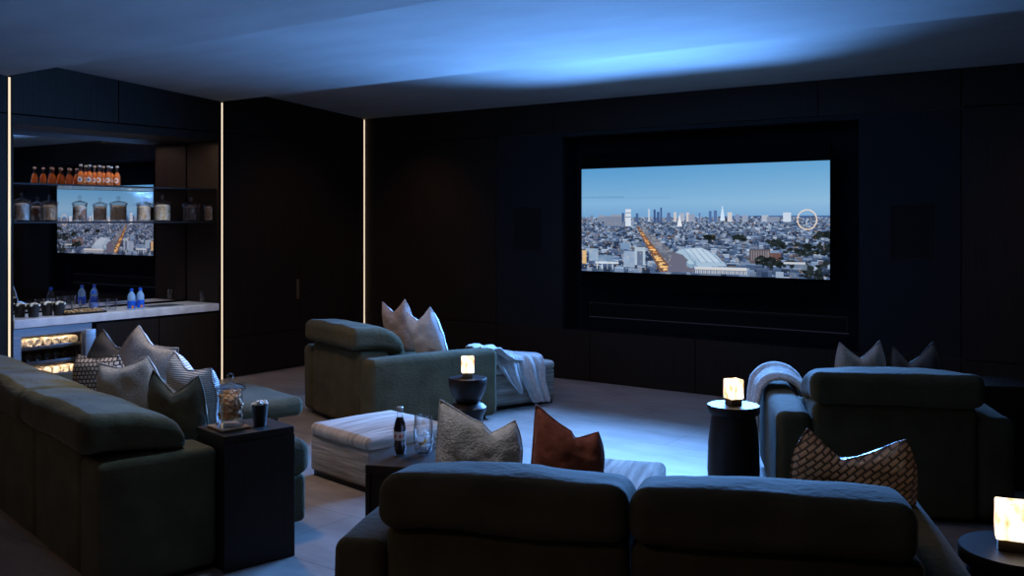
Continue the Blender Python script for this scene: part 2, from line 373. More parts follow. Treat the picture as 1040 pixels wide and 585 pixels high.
# ------------------------------------------------------------------ bar
BX = XL - .50
bar = thing('bar_cabinet', 'dark wood bar cabinet framing the mirrored alcove', 'cabinet', (XL, 4.92, 0))
obj('header', rbox(-.50, -.0, -1.0, 1.02, 2.33, 2.405, .003, 1), M['wood'], bar, smooth=False)
obj('side_panel', rbox(-.50, -.0, -1.0, -.985, 0, 2.33, .002, 1), M['wood'], bar, smooth=False)
obj('side_panel', rbox(-.50, -.0, 1.00, 1.02, 0, 2.33, .002, 1), M['wood'], bar, smooth=False)
obj('plinth', rbox(-.45, -.06, -.985, 1.0, 0, .06, .002, 1), M['wood'], bar, smooth=False)
obj('carcass', rbox(-.50, -.03, -.27, 1.0, .06, .66, .002, 1), M['wood'], bar, smooth=False)
for a0, a1 in ((-.27, .35), (.35, .998)):
    obj('door', rbox(-.03, -.006, a0+G, a1-G, .065, .655, .003, 1), M['wood'], bar, smooth=False)
MY = R_(0.6)
mir = obj('mirror', rbox(-.01, 0, -.985, 1.0, .76, 2.33, .001, 1), M['mirror'], smooth=False)
mir.location = Vector((BX, 4.92, 0))*S; mir.rotation_euler = (0, 0, MY)
tag(mir, 'tinted mirror lining the back of the bar, reflecting the television', 'mirror')
ct = obj('bar_counter', rbox(-.485, .012, -.985, 1.0, .675, .745, .006, 2), M['marble'])
# sink cut-out is a dark inset tray on the slab
ct.location = Vector((XL, 4.92, 0))*S; tag(ct, 'pale grey marble counter running across the bar', 'counter')
snk = thing('sink', 'small dark undermount sink in the bar counter right of the blue bottles', 'sink', (XL-.2, 5.42, .745))
obj('basin', merge(rbox(-.11, .11, -.16, .16, -.003, .002, .001, 1)), M['steel_dark'], snk)
obj('rim', merge(rbox(-.118, -.11, -.168, .168, -.001, .005, .002, 1), rbox(.11, .118, -.168, .168, -.001, .005, .002, 1), rbox(-.118, .118, -.168, -.16, -.001, .005, .002, 1), rbox(-.118, .118, .16, .168, -.001, .005, .002, 1)), M['steel'], snk)
for z, lab in ((1.545, 'lower smoked glass bar shelf carrying the sweet jars'), (1.862, 'upper smoked glass bar shelf carrying the orange soda bottles')):
    s_ = thing('glass_shelf', lab, 'shelf', (XL-.24, 4.92, z-.016))
    obj('shelf_plate', rbox(-.24, .2, -.984, .999, 0, .012, .002, 1), M['shelf_glass'], s_, smooth=False)
    obj('edge_trim', rbox(.2, .206, -.984, .999, -.002, .013, .002, 1), M['black'], s_, smooth=False)

def jar_at(u, X=None, z=0):  # where a bearing meets a line parallel to the left wall
    X = X if X is not None else XL-.16
    d = W((u-520)/FPX, 1)
    k = X/d.x
    return Vector((X, d.y*k, z))
def blob(n, box, r, seed, sq=.8):
    """a heap of little lumps"""
    rnd = random.Random(seed); ms = []
    for _ in range(n):
        x, y, z = [rnd.uniform(*b_) for b_ in box]
        rr = r*rnd.uniform(.7, 1.2)
        pr = [(0, -rr*sq), (rr*.7, -rr*.5*sq), (rr, 0), (rr*.7, rr*.55*sq), (0, rr*sq)]
        ms.append(rot(mv(lathe(pr, 6), x, y, z), 'X', rnd.uniform(-1, 1), (x, y, z)))
    return merge(*ms)
jarw = {}
def candy_jar(p, r, h, lab, fill, flab, seed, grp='sweet jars on the lower bar shelf', mesh_from=None):
    key = (round(r, 3), round(h, 3))
    if key in jarw: t = dup(jarw[key], p, 0, lab, grp)
    else:
        t = thing('sweet_jar', lab, 'jar', p, 0, grp)
        obj('jar_body', lathe([(r*.98, 0), (r*1.0, .006), (r*.97, h*.1), (r*.98, h*.9), (r*1.08, h*.97), (r*1.1, h), (r*1.04, h), (r*.93, h*.92), (r*.92, h*.1), (0, .01)], 24), M['glass'], t)
        ld = obj('lid', lathe([(r*1.06, h+.001), (r*1.1, h+.006), (r*1.0, h+.013), (r*.5, h+.024), (r*.2, h+.03), (0, h+.031)], 24), M['glass'], t)
        obj('knob', lathe([(r*.14, h+.03), (r*.12, h+.04), (r*.22, h+.052), (r*.24, h+.062), (r*.12, h+.072), (0, h+.074)], 12), M['glass'], ld)
        jarw[key] = t
    n = 26; prof = [(0, .012), (r*.88, .012), (r*.9, h*.3), (r*.89, h*.6), (r*.9, h*.82), (r*.7, h*.9), (r*.3, h*.93), (0, h*.94)]
    V, F = lathe(prof, n)
    V = [v + noise.noise_vector(Vector((v.x*60+seed, v.y*60, v.z*60)))*r*.045 for v in V]
    c = obj('sweets', (V, F), fill); c.location = Vector(p)*S
    tag(c, flab, 'sweets', None, 'stuff')
cj = [(22, .062, .165, 'glass jar of pale sweets, leftmost on the lower bar shelf', M['sw_pale'], 'pale mixed sweets filling the leftmost shelf jar'),
      (50, .066, .150, 'lidded glass jar of pale nuts, second from left on the bar shelf', M['sw_nut'], 'light brown nuts in the second jar from the left'),
      (81, .058, .150, 'glass jar of chocolate and marshmallow pieces before the mirrored television', M['sw_mix'], 'brown and white marshmallow pieces in a shelf jar'),
      (146, .062, .155, 'glass jar packed with white sweets left of the widest shelf jar', M['sw_pale'], 'white sweets in the jar left of the widest popcorn jar'),
      (165, .078, .170, 'widest glass jar full of popcorn on the lower bar shelf', M['popcorn'], 'popcorn filling the widest shelf jar'),
      (194, .078, .160, 'broad glass jar of dark chocolates on the lower bar shelf', M['sw_choc'], 'dark chocolates filling a broad shelf jar'),
      (214, .066, .160, 'glass jar of brown nuts, rightmost on the lower bar shelf', M['sw_nut'], 'brown nuts filling the rightmost shelf jar')]
for i, (u, r, h, lab, fm, fl) in enumerate(cj):
    candy_jar(jar_at(u, XL-.15, 1.543), r, h, lab, fm, fl, i)

# orange soda bottles on the upper shelf
def soda(lab, p, lm):
    t = thing('soda_bottle', lab, 'bottle', p, 0, 'orange sodas on the upper bar shelf')
    obj('bottle_glass', lathe([(.026, 0), (.029, .005), (.029, .085), (.024, .105), (.012, .125), (.0105, .155), (.013, .158), (.013, .165)], 16), M['amber_glass'], t)
    obj('soda', lathe([(0, .004), (.026, .005), (.027, .083), (.022, .102), (.011, .118), (0, .12)], 14), M['amber'], t)
    obj('cap', lathe([(.0135, .162), (.0145, .166), (.0145, .175), (.011, .178), (0, .178)], 14), M['silver_foil'], t)
    lb = obj('label', label_patch(.0305, .022, .07, .022), M['label_white'], t)
    obj('label_print', label_patch(.0312, .034, .058, .012), lm, lb)
    return t
def label_patch(r, z0, z1, hw, n=12, a0=-R_(50)):
    # oval patch wrapped on a bottle, facing the room
    V, F = [], []; zc = (z0+z1)/2; hz = (z1-z0)/2
    V.append(Vector((r*math.cos(a0), r*math.sin(a0), zc)))
    for rr in (.5, 1):
        for i in range(n):
            a = 2*PI*i/n; da = math.cos(a)*hw/r*rr; V.append(Vector((r*math.cos(a0+da), r*math.sin(a0+da), zc + hz*math.sin(a)*rr)))
    for i in range(n):
        j = (i+1) % n; F.append((0, 1+i, 1+j)); F.append((1+i, 1+n+i, 1+n+j, 1+j))
    return V, F
sp = {'o': None, 'b': None}
bl = [(82, -.12, 'b'), (91, -.12, 'b'), (101, -.12, 'o'), (110, -.12, 'o'), (119, -.12, 'o'), (87, -.22, 'o'), (96, -.22, 'b'), (105, -.22, 'o'), (113, -.22, 'o')]
bw = ['leftmost orange soda in the front row, blue printed label', 'second orange soda from left in the front row, blue printed label', 'middle orange soda of the front row with orange printed label',
      'fourth orange soda from left in the front row', 'rightmost orange soda of the front row on the upper bar shelf', 'leftmost orange soda of the back row on the upper bar shelf',
      'second orange soda from left in the back row', 'third orange soda from left in the back row', 'rightmost orange soda of the back row']
for (u, dx, k), lab in zip(bl, bw):
    p = jar_at(u, XL+dx, 1.860)
    if sp[k] is None: sp[k] = soda(lab, p, M['label_orange'] if k == 'o' else M['label_blue'])
    else: dup(sp[k], p, 0, lab)

# counter things
CZ = .745
def bucket(lab, p, r=.05, h=.11, first=[None], grp='black popcorn buckets on the bar counter'):
    if first[0]: t = dup(first[0], p, 0, lab)
    else:
        t = thing('popcorn_bucket', lab, 'bucket', p, 0, grp)
        obj('cup_wall', lathe([(0, .001), (r*.76, .001), (r, h), (r*.96, h), (r*.9, h*.8), (0, h*.78)], 20), M['cup'], t)
        first[0] = t
    q = obj('popcorn', blob(26, ((-r*.7, r*.7), (-r*.7, r*.7), (h*.86, h*1.02)), .014, 5), M['popcorn']); q.location = Vector(p)*S
    tag(q, 'popcorn heaped in the ' + lab.replace('black ', ''), 'popcorn', None, 'stuff')
bucket('black popcorn bucket at the far left end of the bar counter', jar_at(20, XL-.22, CZ))
bucket('black popcorn bucket second from left on the bar counter', jar_at(34, XL-.12, CZ))
bucket('black popcorn bucket third from left on the bar counter', jar_at(48, XL-.16, CZ))
bucket('black popcorn bucket nearest the glasses on the bar counter', jar_at(60, XL-.10, CZ))
tr = thing('snack_tray', 'low tray of golden nuts in front of the bar glasses', 'tray', jar_at(84, XL-.09, CZ), 0)
obj('tray_plate', rbox(-.06, .06, -.19, .19, 0, .008, .004, 2), M['stained'], tr)
obj('tray_lip', merge(rbox(-.062, -.056, -.19, .19, .006, .018, .002, 1), rbox(.056, .062, -.19, .19, .006, .018, .002, 1), rbox(-.06, .06, -.192, -.186, .006, .018, .002, 1), rbox(-.06, .06, .186, .192, .006, .018, .002, 1)), M['stained'], tr)
nt_ = obj('golden_nuts', blob(110, ((-.045, .045), (-.17, .17), (.012, .034)), .013, 9), M['sw_gold']); nt_.location = Vector(jar_at(84, XL-.09, CZ))*S
tag(nt_, 'golden nuts heaped on the low bar tray', 'nuts', None, 'stuff')
gl0 = [None]
def tumbler(lab, p):
    if gl0[0]: return dup(gl0[0], p, 0, lab)
    t = thing('tumbler', lab, 'glass', p, 0, 'tumblers on the bar counter')
    obj('glass_wall', lathe([(0, 0), (.030, 0), (.036, .004), (.041, .105), (.039, .105), (.034, .016), (0, .014)], 20), M['glass'], t)
    gl0[0] = t; return t
for u, dx, lab in ((56, -.30, 'tumbler behind the last popcorn bucket, against the mirror'), (69, -.27, 'tumbler left of all behind the golden nuts'), (77, -.27, 'second tumbler from left behind the golden nuts'), (86, -.25, 'tumbler between the nuts and the clear water bottle'),
                   (104, -.17, 'tumbler just right of the clear water bottles'), (114, -.17, 'rightmost tumbler, nearest the blue water bottles'), (207, -.25, 'tumbler left of the pair beside the right end of the counter'), (214, -.3, 'tumbler at the far right end of the bar counter')):
    tumbler(lab, jar_at(u, XL+dx, CZ))
def water(lab, p, blue):
    t = thing('water_bottle', lab, 'bottle', p, 0)
    obj('bottle_body', lathe([(.030, 0), (.034, .006), (.034, .03), (.032, .06), (.034, .09), (.034, .118), (.026, .142), (.013, .158), (.013, .168), (0, .168)], 18), M['water'] if blue else M['glass'], t)
    obj('cap', lathe([(.0155, .166), (.0155, .188), (.013, .19), (0, .19)], 14), M['water_blue'], t)
    lb = obj('label', lathe([(.035, .012), (.0352, .014), (.0352, .078), (.035, .08)], 18), M['water_blue'] if blue else M['label_blue'], t)
    obj('label_print', label_patch(.0356, .008, .04, .012, a0=-R_(15)), M['label_orange'], lb)
    return t
w0 = water('bright blue water bottle, left of the pair on the bar', jar_at(133.5, XL-.10, CZ), True)
dup(w0, jar_at(142.5, XL-.13, CZ), 0, 'bright blue water bottle, right of the pair on the bar')
tag(w0, group='blue water bottles on the bar')
w1 = water('clear water bottle with blue cap among the tumblers, right of the nuts', jar_at(95, XL-.15, CZ), False)

# wine fridge
fr = thing('wine_fridge', 'stainless steel wine fridge glowing warm under the bar counter', 'fridge', (XL-.02, 4.28, 0))
obj('body', merge(rbox(-.46, -.44, -.335, .34, .02, .67, .003, 1), rbox(-.46, -.03, -.335, -.325, .02, .67, .003, 1), rbox(-.46, -.03, .33, .34, .02, .67, .003, 1), rbox(-.46, -.03, -.33, .34, .65, .67, .003, 1), rbox(-.46, -.03, -.33, .34, .02, .05, .003, 1)), M['steel_dark'], fr, smooth=False)
dr = obj('door', merge(rbox(-.03, 0, -.338, .342, .60, .672, .004, 1), rbox(-.03, 0, -.338, .342, .02, .09, .004, 1), rbox(-.03, 0, -.338, -.27, .09, .60, .004, 1), rbox(-.03, 0, .25, .342, .09, .60, .004, 1)), M['steel'], fr, smooth=False)
obj('door_glass', rbox(-.02, -.014, -.27, .25, .09, .60, .001, 1), M['dark_glass'], dr, smooth=False)
obj('handle', merge(rbox(.04, .06, .245, .345, .12, .62, .008, 2), rbox(0, .045, .27, .32, .14, .17, .004, 1), rbox(0, .045, .27, .32, .56, .59, .004, 1)), M['steel'], dr)
for z in (.505, .375, .255, .13):
    obj('rack', merge(rbox(-.42, -.04, -.30, .30, z-.018, z-.008, .002, 1), rbox(-.045, -.033, -.29, .29, z-.024, z+.008, .003, 1)), M['steel'], fr)
obj('light_bar', merge(rbox(-.06, -.045, -.28, .28, .632, .640, .002, 1), rbox(-.06, -.045, -.28, .28, .352, .358, .002, 1)), M['fridge_led'], fr)
def wine(lab, p, mt, base):
    if base[0]: return dup(base[0], p, 0, lab)
    t = thing('wine_bottle', lab, 'bottle', p, 0, 'pale bottles lying in the wine fridge' if mt == 'p' else 'dark bottles lying in the wine fridge')
    rr = .037
    g_ = rot(lathe([(0, .01), (rr*.7, 0), (rr, .008), (rr, .2), (rr*.45, .25), (rr*.4, .31), (0, .31)], 16), 'Y', -PI/2)
    obj('bottle_glass', mv(g_, -.01, 0, rr), M['winelabel'] if mt == 'p' else M['wine_dark'], t)
    q_ = rot(lathe([(rr*.4, .29), (rr*.5, .292), (rr*.5, .33), (0, .331)], 12), 'Y', -PI/2)
    obj('capsule', mv(q_, -.01, 0, rr), M['silver_foil'], t)
    base[0] = t; return t
wp, wd = [None], [None]
nm = ['first', 'second', 'third', 'fourth', 'fifth', 'sixth', 'seventh']
for zi, (z, k, rowname) in enumerate(((.505, 'p', 'top'), (.378, 'd', 'second'), (.255, 'p', 'third'))):
    for i in range(7):
        wine('%s wine bottle end %s from left on the %s fridge rack' % ('pale' if k == 'p' else 'dark', nm[i], rowname), (XL-.075, 4.28-.25+i*.078, z-.008), k, wp if k == 'p' else wd)

# ------------------------------------------------------------------ television
tvw = 2.395
tv = thing('television', 'huge wall-mounted television showing a city skyline at dusk', 'television', (-3.685, YF, .92))
obj('cabinet', rbox(-tvw/2, tvw/2, .005, .05, 0, 1.27, .006, 2), M['bezel'], tv)
obj('bracket', merge(rbox(-.3, .3, .05, .10, .45, .8, .004, 1), rbox(-.2, -.12, .10, .27, .5, .75, .004, 1), rbox(.12, .2, .10, .27, .5, .75, .004, 1)), M['black'], tv, smooth=False)
obj('bezel', merge(rbox(-tvw/2, tvw/2, 0, .006, 0, .13, .001, 1), rbox(-tvw/2, tvw/2, 0, .006, 1.14, 1.27, .001, 1)), M['bezel'], tv, smooth=False)
PW, PH = 560, 228
rnd = random.Random(11)
img = np.zeros((PH+1, PW+1, 3))
yy = np.linspace(0, 1, PH+1)[:, None]; xx = np.linspace(0, 1, PW+1)[None, :]
def lin(c): c = np.array(c)/255.; return np.where(c <= .04045, c/12.92, ((c+.055)/1.055)**2.4)
HR = .485
top = np.array((88,154,206.)); mid = np.array((130,178,216.)); low = np.array((112,160,206.))
t1 = np.clip(yy/(.7*HR), 0, 1)[..., None]; t2 = np.clip((yy-.7*HR)/(.3*HR), 0, 1)[..., None]
base = (top*(1-t1)+mid*t1)*(1-t2) + low*t2
img[:] = base + (np.clip(xx-.2, 0, 1)*14)[..., None]*np.array((1,.7,.3))*(1-.3*yy[..., None])
def px(x): return (x-591)/252.0*PW           # positions along the picture, measured left to right
def py(v): return v*PH
def rect(x0, x1, y0, y1, c, a=1.0):
    x0, x1, y0, y1 = int(round(x0)), int(round(x1)), int(round(y0)), int(round(y1))
    x0, y0 = max(x0, 0), max(y0, 0)
    if x1 <= x0: x1 = x0+1
    if y1 <= y0: y1 = y0+1
    img[y0:y1, x0:x1] = img[y0:y1, x0:x1]*(1-a) + np.array(c)*a
def poly(pts, c, a=1.0):
    ys = [p[1] for p in pts]
    for y in range(max(0, int(min(ys))), min(PH, int(max(ys)))+1):
        xs = []
        for k in range(len(pts)):
            (xa, ya), (xb, yb) = pts[k], pts[(k+1) % len(pts)]
            if (ya <= y) != (yb <= y): xs.append(xa + (y-ya)/(yb-ya)*(xb-xa))
        xs.sort()
        for k in range(0, len(xs)-1, 2):
            i0, i1 = max(0, int(xs[k])), min(PW+1, int(xs[k+1])+1)
            img[y, i0:i1] = img[y, i0:i1]*(1-a) + np.array(c)*a
def ell(cx, cy, rx, ry, c, a=1.0):
    Y, X = np.mgrid[0:PH+1, 0:PW+1]; mk = ((X-cx)/rx)**2 + ((Y-cy)/ry)**2 < 1
    img[mk] = img[mk]*(1-a) + np.array(c)*a
# cloud bars
rect(0, px(640), py(.27), py(.29), (96,146,196), .45); rect(px(610), px(690), py(.285), py(.30), (110,158,204), .35)
# far hills and haze
rect(0, PW+1, py(HR)-2, PH+1, (86,112,152))
rect(px(740), PW+1, py(HR)-4, py(HR)+5, (52,84,134))
rect(px(770), PW+1, py(HR)-5, py(HR), (62,96,150))
# roofs, growing towards the viewer
y = py(HR)
while y < PH+6:
    d = (y-py(HR))/(PH-py(HR)); h = 1.8 + 8*d; w = 3 + 11*d
    x = -5.
    while x < PW+5:
        ww = w*rnd.uniform(.5, 1.6); hh = h*rnd.uniform(.6, 1.5); yb = y + rnd.uniform(-1, 1)*h*.5
        g_ = rnd.random()
        if g_ < .30: c = (40, 54, 80)
        elif g_ < .60: c = (74, 96, 132)
        elif g_ < .80: c = (112, 132, 162)
        elif g_ < .86: c = (98, 92, 100)
        else: c = (150, 166, 190)
        c = np.array(c)*rnd.uniform(.8, 1.12)
        rect(x, x+ww, yb-hh, yb, c, .92)
        rect(x, x+ww, yb-hh, yb-hh+max(1, h*.16), c*1.0+np.array((52,58,62))*rnd.random(), .9)
        if rnd.random() < .35: rect(x+ww*.1, x+ww*.9, yb-hh*.5, yb-hh*.5+1, c*.55, .8)
        for _ in range(rnd.choice((0, 0, 0, 1, 1))):
            xa = x+rnd.random()*ww; ya = yb-hh*rnd.random()
            rect(xa, xa+1+d, ya, ya+1+d, rnd.choice(((238,178,112), (214,224,238), (196,140,100))), .8)
        x += ww*rnd.uniform(.75, 1.15)
    y += h*.42
# skyline
for (x, w, top_, c) in ((603,3,.455,(120,134,160)),(615,9,.455,(150,158,176)),(622,26,.475,(122,138,166)),(635,22,.45,(150,158,174)),(645,6,.40,(216,226,240)),(639,3,.435,(66,92,140)),(655,3,.44,(70,96,144)),
    (668,2,.40,(196,206,224)),(674,2.6,.405,(58,84,134)),(678,3,.425,(62,90,140)),(681,2,.385,(60,86,136)),(689,4,.435,(92,116,160)),(696,3,.43,(206,202,206)),(703,5,.44,(170,180,200)),(709,3,.435,(212,206,208)),(713,7,.45,(150,160,184)),
    (721,2,.44,(100,124,168)),(732,3,.42,(80,112,166)),(737,3.4,.415,(84,114,164)),(751,5,.435,(206,206,212)),(759,4,.45,(130,146,180)),(766,6,.462,(150,164,190)),(785,7,.462,(176,188,206)),(805,8,.44,(206,220,238)),(792,12,.475,(132,146,172))):
    rect(px(x)-w, px(x)+w, py(top_), py(HR)+7, c)
    for q in range(int(py(top_))+2, int(py(HR))+6, 3): rect(px(x)-w+1, px(x)+w-1, q, q+1, np.array(c)*.82, .6)
poly([(px(744), py(.375)), (px(746.4), py(HR)+5), (px(741.8), py(HR)+5)], (206,226,246))
rect(px(645)-7, px(645)+7, py(.40), py(.56), (208,218,232)); rect(px(645)-7, px(645)+7, py(.43), py(.44), (120,140,170)); rect(px(645)-7, px(645)+7, py(.47), py(.48), (120,140,170))
rect(px(618), px(638), py(.465), py(.56), (128,140,162))
for q in range(11):
    for w_ in range(5): rect(px(618)+3+q*4, px(618)+5+q*4, py(.48)+w_*4, py(.48)+w_*4+2, (88,100,128), .8)
poly([(px(700.4), py(.455)), (px(703), py(.56)), (px(698), py(.56))], (228,232,240))
# big wheel
Y, X = np.mgrid[0:PH+1, 0:PW+1]
rr = np.sqrt(((X-px(823))/1.0)**2 + ((Y-py(.497))*1.0)**2)
mk = (np.abs(rr-19) < 1.1); img[mk] = np.array((226,206,196))
mk = (np.abs(rr-19) < .5); img[mk] = np.array((250,226,200))
rect(px(823)-1, px(823), py(.50), py(.58), (190,200,214))
# receding lit street
poly([(px(654), py(.56)), (px(657), py(.56)), (px(694), py(.97)), (px(680), py(.985))], (112,84,72))
for k in range(70):
    t = rnd.random()**.8; cx = px(655.5+(687-655.5)*t); cy = py(.57+.41*t)
    rect(cx-4-6*t+rnd.uniform(0, 8+8*t), cx-3+rnd.uniform(0, 8+8*t), cy, cy+1.5+t, rnd.choice(((255,190,112), (240,154,84), (255,214,150))), .85)
poly([(px(657), py(.57)), (px(661), py(.57)), (px(703), py(.85)), (px(694), py(.97))], (136,134,142), .55)
# white blocks in the left foreground
for (a, b_, c_, d_, col) in ((592,597,.80,.93,(232,190,132)),(600,611,.78,.90,(150,176,204)),(611,626,.84,.90,(116,146,180)),(607,634,.905,.925,(206,220,232)),(640,652,.80,.95,(150,172,200)),(652,664,.76,.93,(178,196,214)),(655,661,.80,.93,(88,104,134)),(636,648,.72,.78,(120,150,186))):
    rect(px(a), px(b_), py(c_), py(d_), col, .9)
for q in range(4): rect(px(609+q*6), px(609.8+q*6), py(.92), py(.98), (206,220,232))
for q in range(40):
    xa, ya = px(rnd.uniform(592, 690)), py(rnd.uniform(.66, .97)); rect(xa, xa+2, ya, ya+2, (244,196,136), .8)
# arched hall roof
poly([(px(688), py(.98)), (px(689), py(.90)), (px(694), py(.81)), (px(702), py(.765)), (px(714), py(.76)), (px(716), py(.98))], (104,104,124))
poly([(px(696), py(.80)), (px(703), py(.765)), (px(722), py(.75)), (px(736), py(.80)), (px(748), py(.91)), (px(722), py(.93)), (px(712), py(.89)), (px(704), py(.82))], (162,188,212))
poly([(px(706), py(.77)), (px(724), py(.755)), (px(733), py(.81)), (px(742), py(.88)), (px(722), py(.88)), (px(714), py(.82))], (186,206,226))
ell(px(712.5), py(.90), 12, 9, (126,156,184)); ell(px(712), py(.885), 8, 5, (170,196,216))
for k in range(5): poly([(px(705+k*6), py(.765)), (px(705.5+k*6), py(.765)), (px(716+k*7), py(.89)), (px(715+k*7), py(.89))], (120,146,176), .7)
rect(px(716), px(768), py(.925), py(.95), (196,208,222)); rect(px(716), px(768), py(.95), py(.985), (92,112,142))
for k in range(26): rect(px(717+k*2), px(717.9+k*2), py(.955), py(.985), (214,216,220), .9)
for k in range(20): rect(px(719+k*2.5), px(719.8+k*2.5), py(.94), py(.95), (250,210,150), .9)
# brick blocks and dark trees at lower right
rect(px(770), px(790), py(.76), py(.87), (92,84,92)); rect(px(790), px(800), py(.79), py(.87), (104,78,76))
for q in range(8): rect(px(772+q*2.2), px(773+q*2.2), py(.77), py(.86), (150,150,160), .7)
for (a, b_, w_, h_) in ((795,.70,18,6),(812,.74,34,9),(828,.76,34,10),(842,.74,30,12),(838,.63,18,5),(788,.86,30,8),(800,.88,26,8),(836,.92,34,14),(826,.95,20,10),(760,.66,12,4),(731,.66,10,3)):
    for k in range(26):
        ell(px(a)+rnd.uniform(-w_, w_), py(b_)+rnd.uniform(-h_, h_), rnd.uniform(3, 7), rnd.uniform(2, 5), np.array((30,38,40))*rnd.uniform(.6, 1.35), .9)
rect(px(802), px(822), py(.865), py(.88), (196,202,208)); rect(px(812), px(823), py(.88), py(.93), (120,138,164), .8)
for k in range(170):
    xa, ya = px(rnd.uniform(592, 842)), py(rnd.uniform(.5, .98)); rect(xa, xa+1+rnd.random(), ya, ya+1, rnd.choice(((230,170,110), (220,230,240), (240,200,150))), .7)
img = np.clip(img, 0, 255)
xs = np.linspace(-tvw/2+.004, tvw/2-.004, PW+1); zs = np.linspace(1.125, .145, PH+1)
co = np.zeros((PH+1, PW+1, 3)); co[..., 0] = xs[None, :]; co[..., 1] = -.001; co[..., 2] = zs[:, None]
me = bpy.data.meshes.new('screen')
ii = (np.arange(PH)[:, None]*(PW+1) + np.arange(PW)[None, :]).ravel()
faces = np.stack([ii, ii+PW+1, ii+PW+2, ii+1], 1)
me.vertices.add(co.size//3); me.vertices.foreach_set('co', (co*S).ravel())
me.loops.add(faces.size); me.loops.foreach_set('vertex_index', faces.ravel())
me.polygons.add(len(faces)); me.polygons.foreach_set('loop_start', np.arange(0, faces.size, 4)); me.update(calc_edges=True)
ca = me.color_attributes.new('picture', 'FLOAT_COLOR', 'POINT')
rgba = np.ones((co.size//3, 4)); rgba[:, :3] = lin(img.reshape(-1, 3)); ca.data.foreach_set('color', rgba.ravel())
m, nt, out = new_mat('screen_picture')
e = N(nt, 'ShaderNodeEmission'); a_ = N(nt, 'ShaderNodeAttribute', attribute_name='picture'); L(nt, a_.outputs['Color'], e.inputs[0]); e.inputs[1].default_value = 1.0
L(nt, e.outputs[0], out.inputs['Surface']); me.materials.append(m)
so = bpy.data.objects.new('screen', me); C.objects.link(so); so.parent = tv; tag(so, 'lit screen with a dusk view over city roofs, a dome-roofed hall and a big wheel')

def speaker(x, lab):
    t = thing('wall_speaker', lab, 'speaker', (x, YF, 1.25), 0, 'speakers flush in the screen wall')
    obj('frame', merge(rbox(-.16, -.152, -.006, .01, 0, .43, .002, 1), rbox(.152, .16, -.006, .01, 0, .43, .002, 1), rbox(-.16, .16, -.006, .01, 0, .008, .002, 1), rbox(-.16, .16, -.006, .01, .422, .43, .002, 1)), M['black'], t, smooth=False)
    obj('grille', rbox(-.152, .152, -.002, .008, .008, .422, .002, 1), M['grille'], t, smooth=False)
speaker(-5.52, 'small dark square speaker grille left of the television')
speaker(-1.86, 'dark square speaker grille on the wall right of the television')

# ------------------------------------------------------------------ seating
def bolster_fn(seed):
    def fn(w, h):
        a, b_, c_ = w.x/h[0], w.y/h[1], w.z/h[2]
        v = w.copy()
        v.z += .018*(1-a*a)*(1-b_*b_)*(1 if c_ > 0 else 0)
        v.z -= .075*max(0, b_+.1)**2*(1 if c_ > 0 else .45)          # front edge thins down
        v.y -= .012*(1-a*a)*(-b_ if b_ < 0 else 0)*-1
        nv = noise.noise_vector(Vector((w.x*4+seed*5, w.y*5, w.z*5+seed)))
        v += nv*.010
        nv = noise.noise_vector(Vector((w.x*14+seed*5, w.y*14, w.z*14)))
        return v + nv*.0035
    return fn
def back_cushion_fn(seed):
    def fn(w, h):
        v = w.copy(); t = (w.z/h[2]+1)/2
        v.y += (1-t)*.10 - .04*t
        a = w.x/h[0]; v.y += .03*(1-a*a)*(1 if w.y > 0 else 0)*(1-(2*t-1)**2)
        return v + noise.noise_vector(Vector((w.x*6+seed*3, w.y*6, w.z*6)))*.012
    return fn
def seat_unit(t, x0, x1, yb, D, i, bx0=None, bx1=None, y_side=None, sx0=None, hz=.60):
    g = .004
    obj('back_panel', rbox(x0+g, x1-g, 0, .26, .03, hz, .035, 4, 6, soft(.008, .004, i+3)), M['velvet'], t)
    hb = rbox((bx0 if bx0 is not None else x0)+g, (bx1 if bx1 is not None else x1)-g, -.075, .39, hz-.005, hz+.158, .055, 5, 16, bolster_fn(i+1))
    hb = rot(hb, 'X', R_(-4), (0, .1, hz+.06))
    obj('headrest', hb, M['velvet'], t)
    sa = sx0 if sx0 is not None else x0
    obj('back_cushion', rbox(max(x0, sa)+.01, x1-.01, .25, .40, .40, .64, .06, 4, 10, back_cushion_fn(i)), M['velvet'], t)
    obj('seat_base', rbox(sa+g, x1-g, .26, D-.03, .04, .28, .03, 3, 3, soft(.004, .003, i)), M['velvet'], t)
    obj('seat_cushion', rbox(sa+g, x1-g, .27, D, .27, .45, .055, 4, 12, soft(.03, .008, i+8)), M['velvet'], t)
def arm(t, x0, x1, D, z=.55, r=.04, sd=0):
    obj('arm', rbox(x0, x1, .0, D, .03, z, r, 4, 8, soft(.006, .005, sd)), M['velvet'], t)
def plinth(t, x0, x1, y0, y1): obj('plinth', rbox(x0, x1, y0, y1, 0, .045, .004, 1), M['black'], t)

# nearest sofa, seen from behind
PHA = R_(12)
A0 = W(-.568, 3.03)
sA = thing('sofa', 'nearest olive velvet two-seat sofa seen from behind, centre foreground', 'sofa', A0, TH-PHA)
WA = 1.91
arm(sA, 0, .17, .66, .545, .04, 1); arm(sA, WA-.15, WA, 1.03, .545, .04, 2)
seat_unit(sA, .17, .935, 0, 1.03, 1, .165, .935, sx0=.175); seat_unit(sA, .935, WA-.15, 0, 1.03, 2, .935, WA-.175)
plinth(sA, .05, WA-.05, .06, .6); plinth(sA, .22, WA-.05, .6, .95)
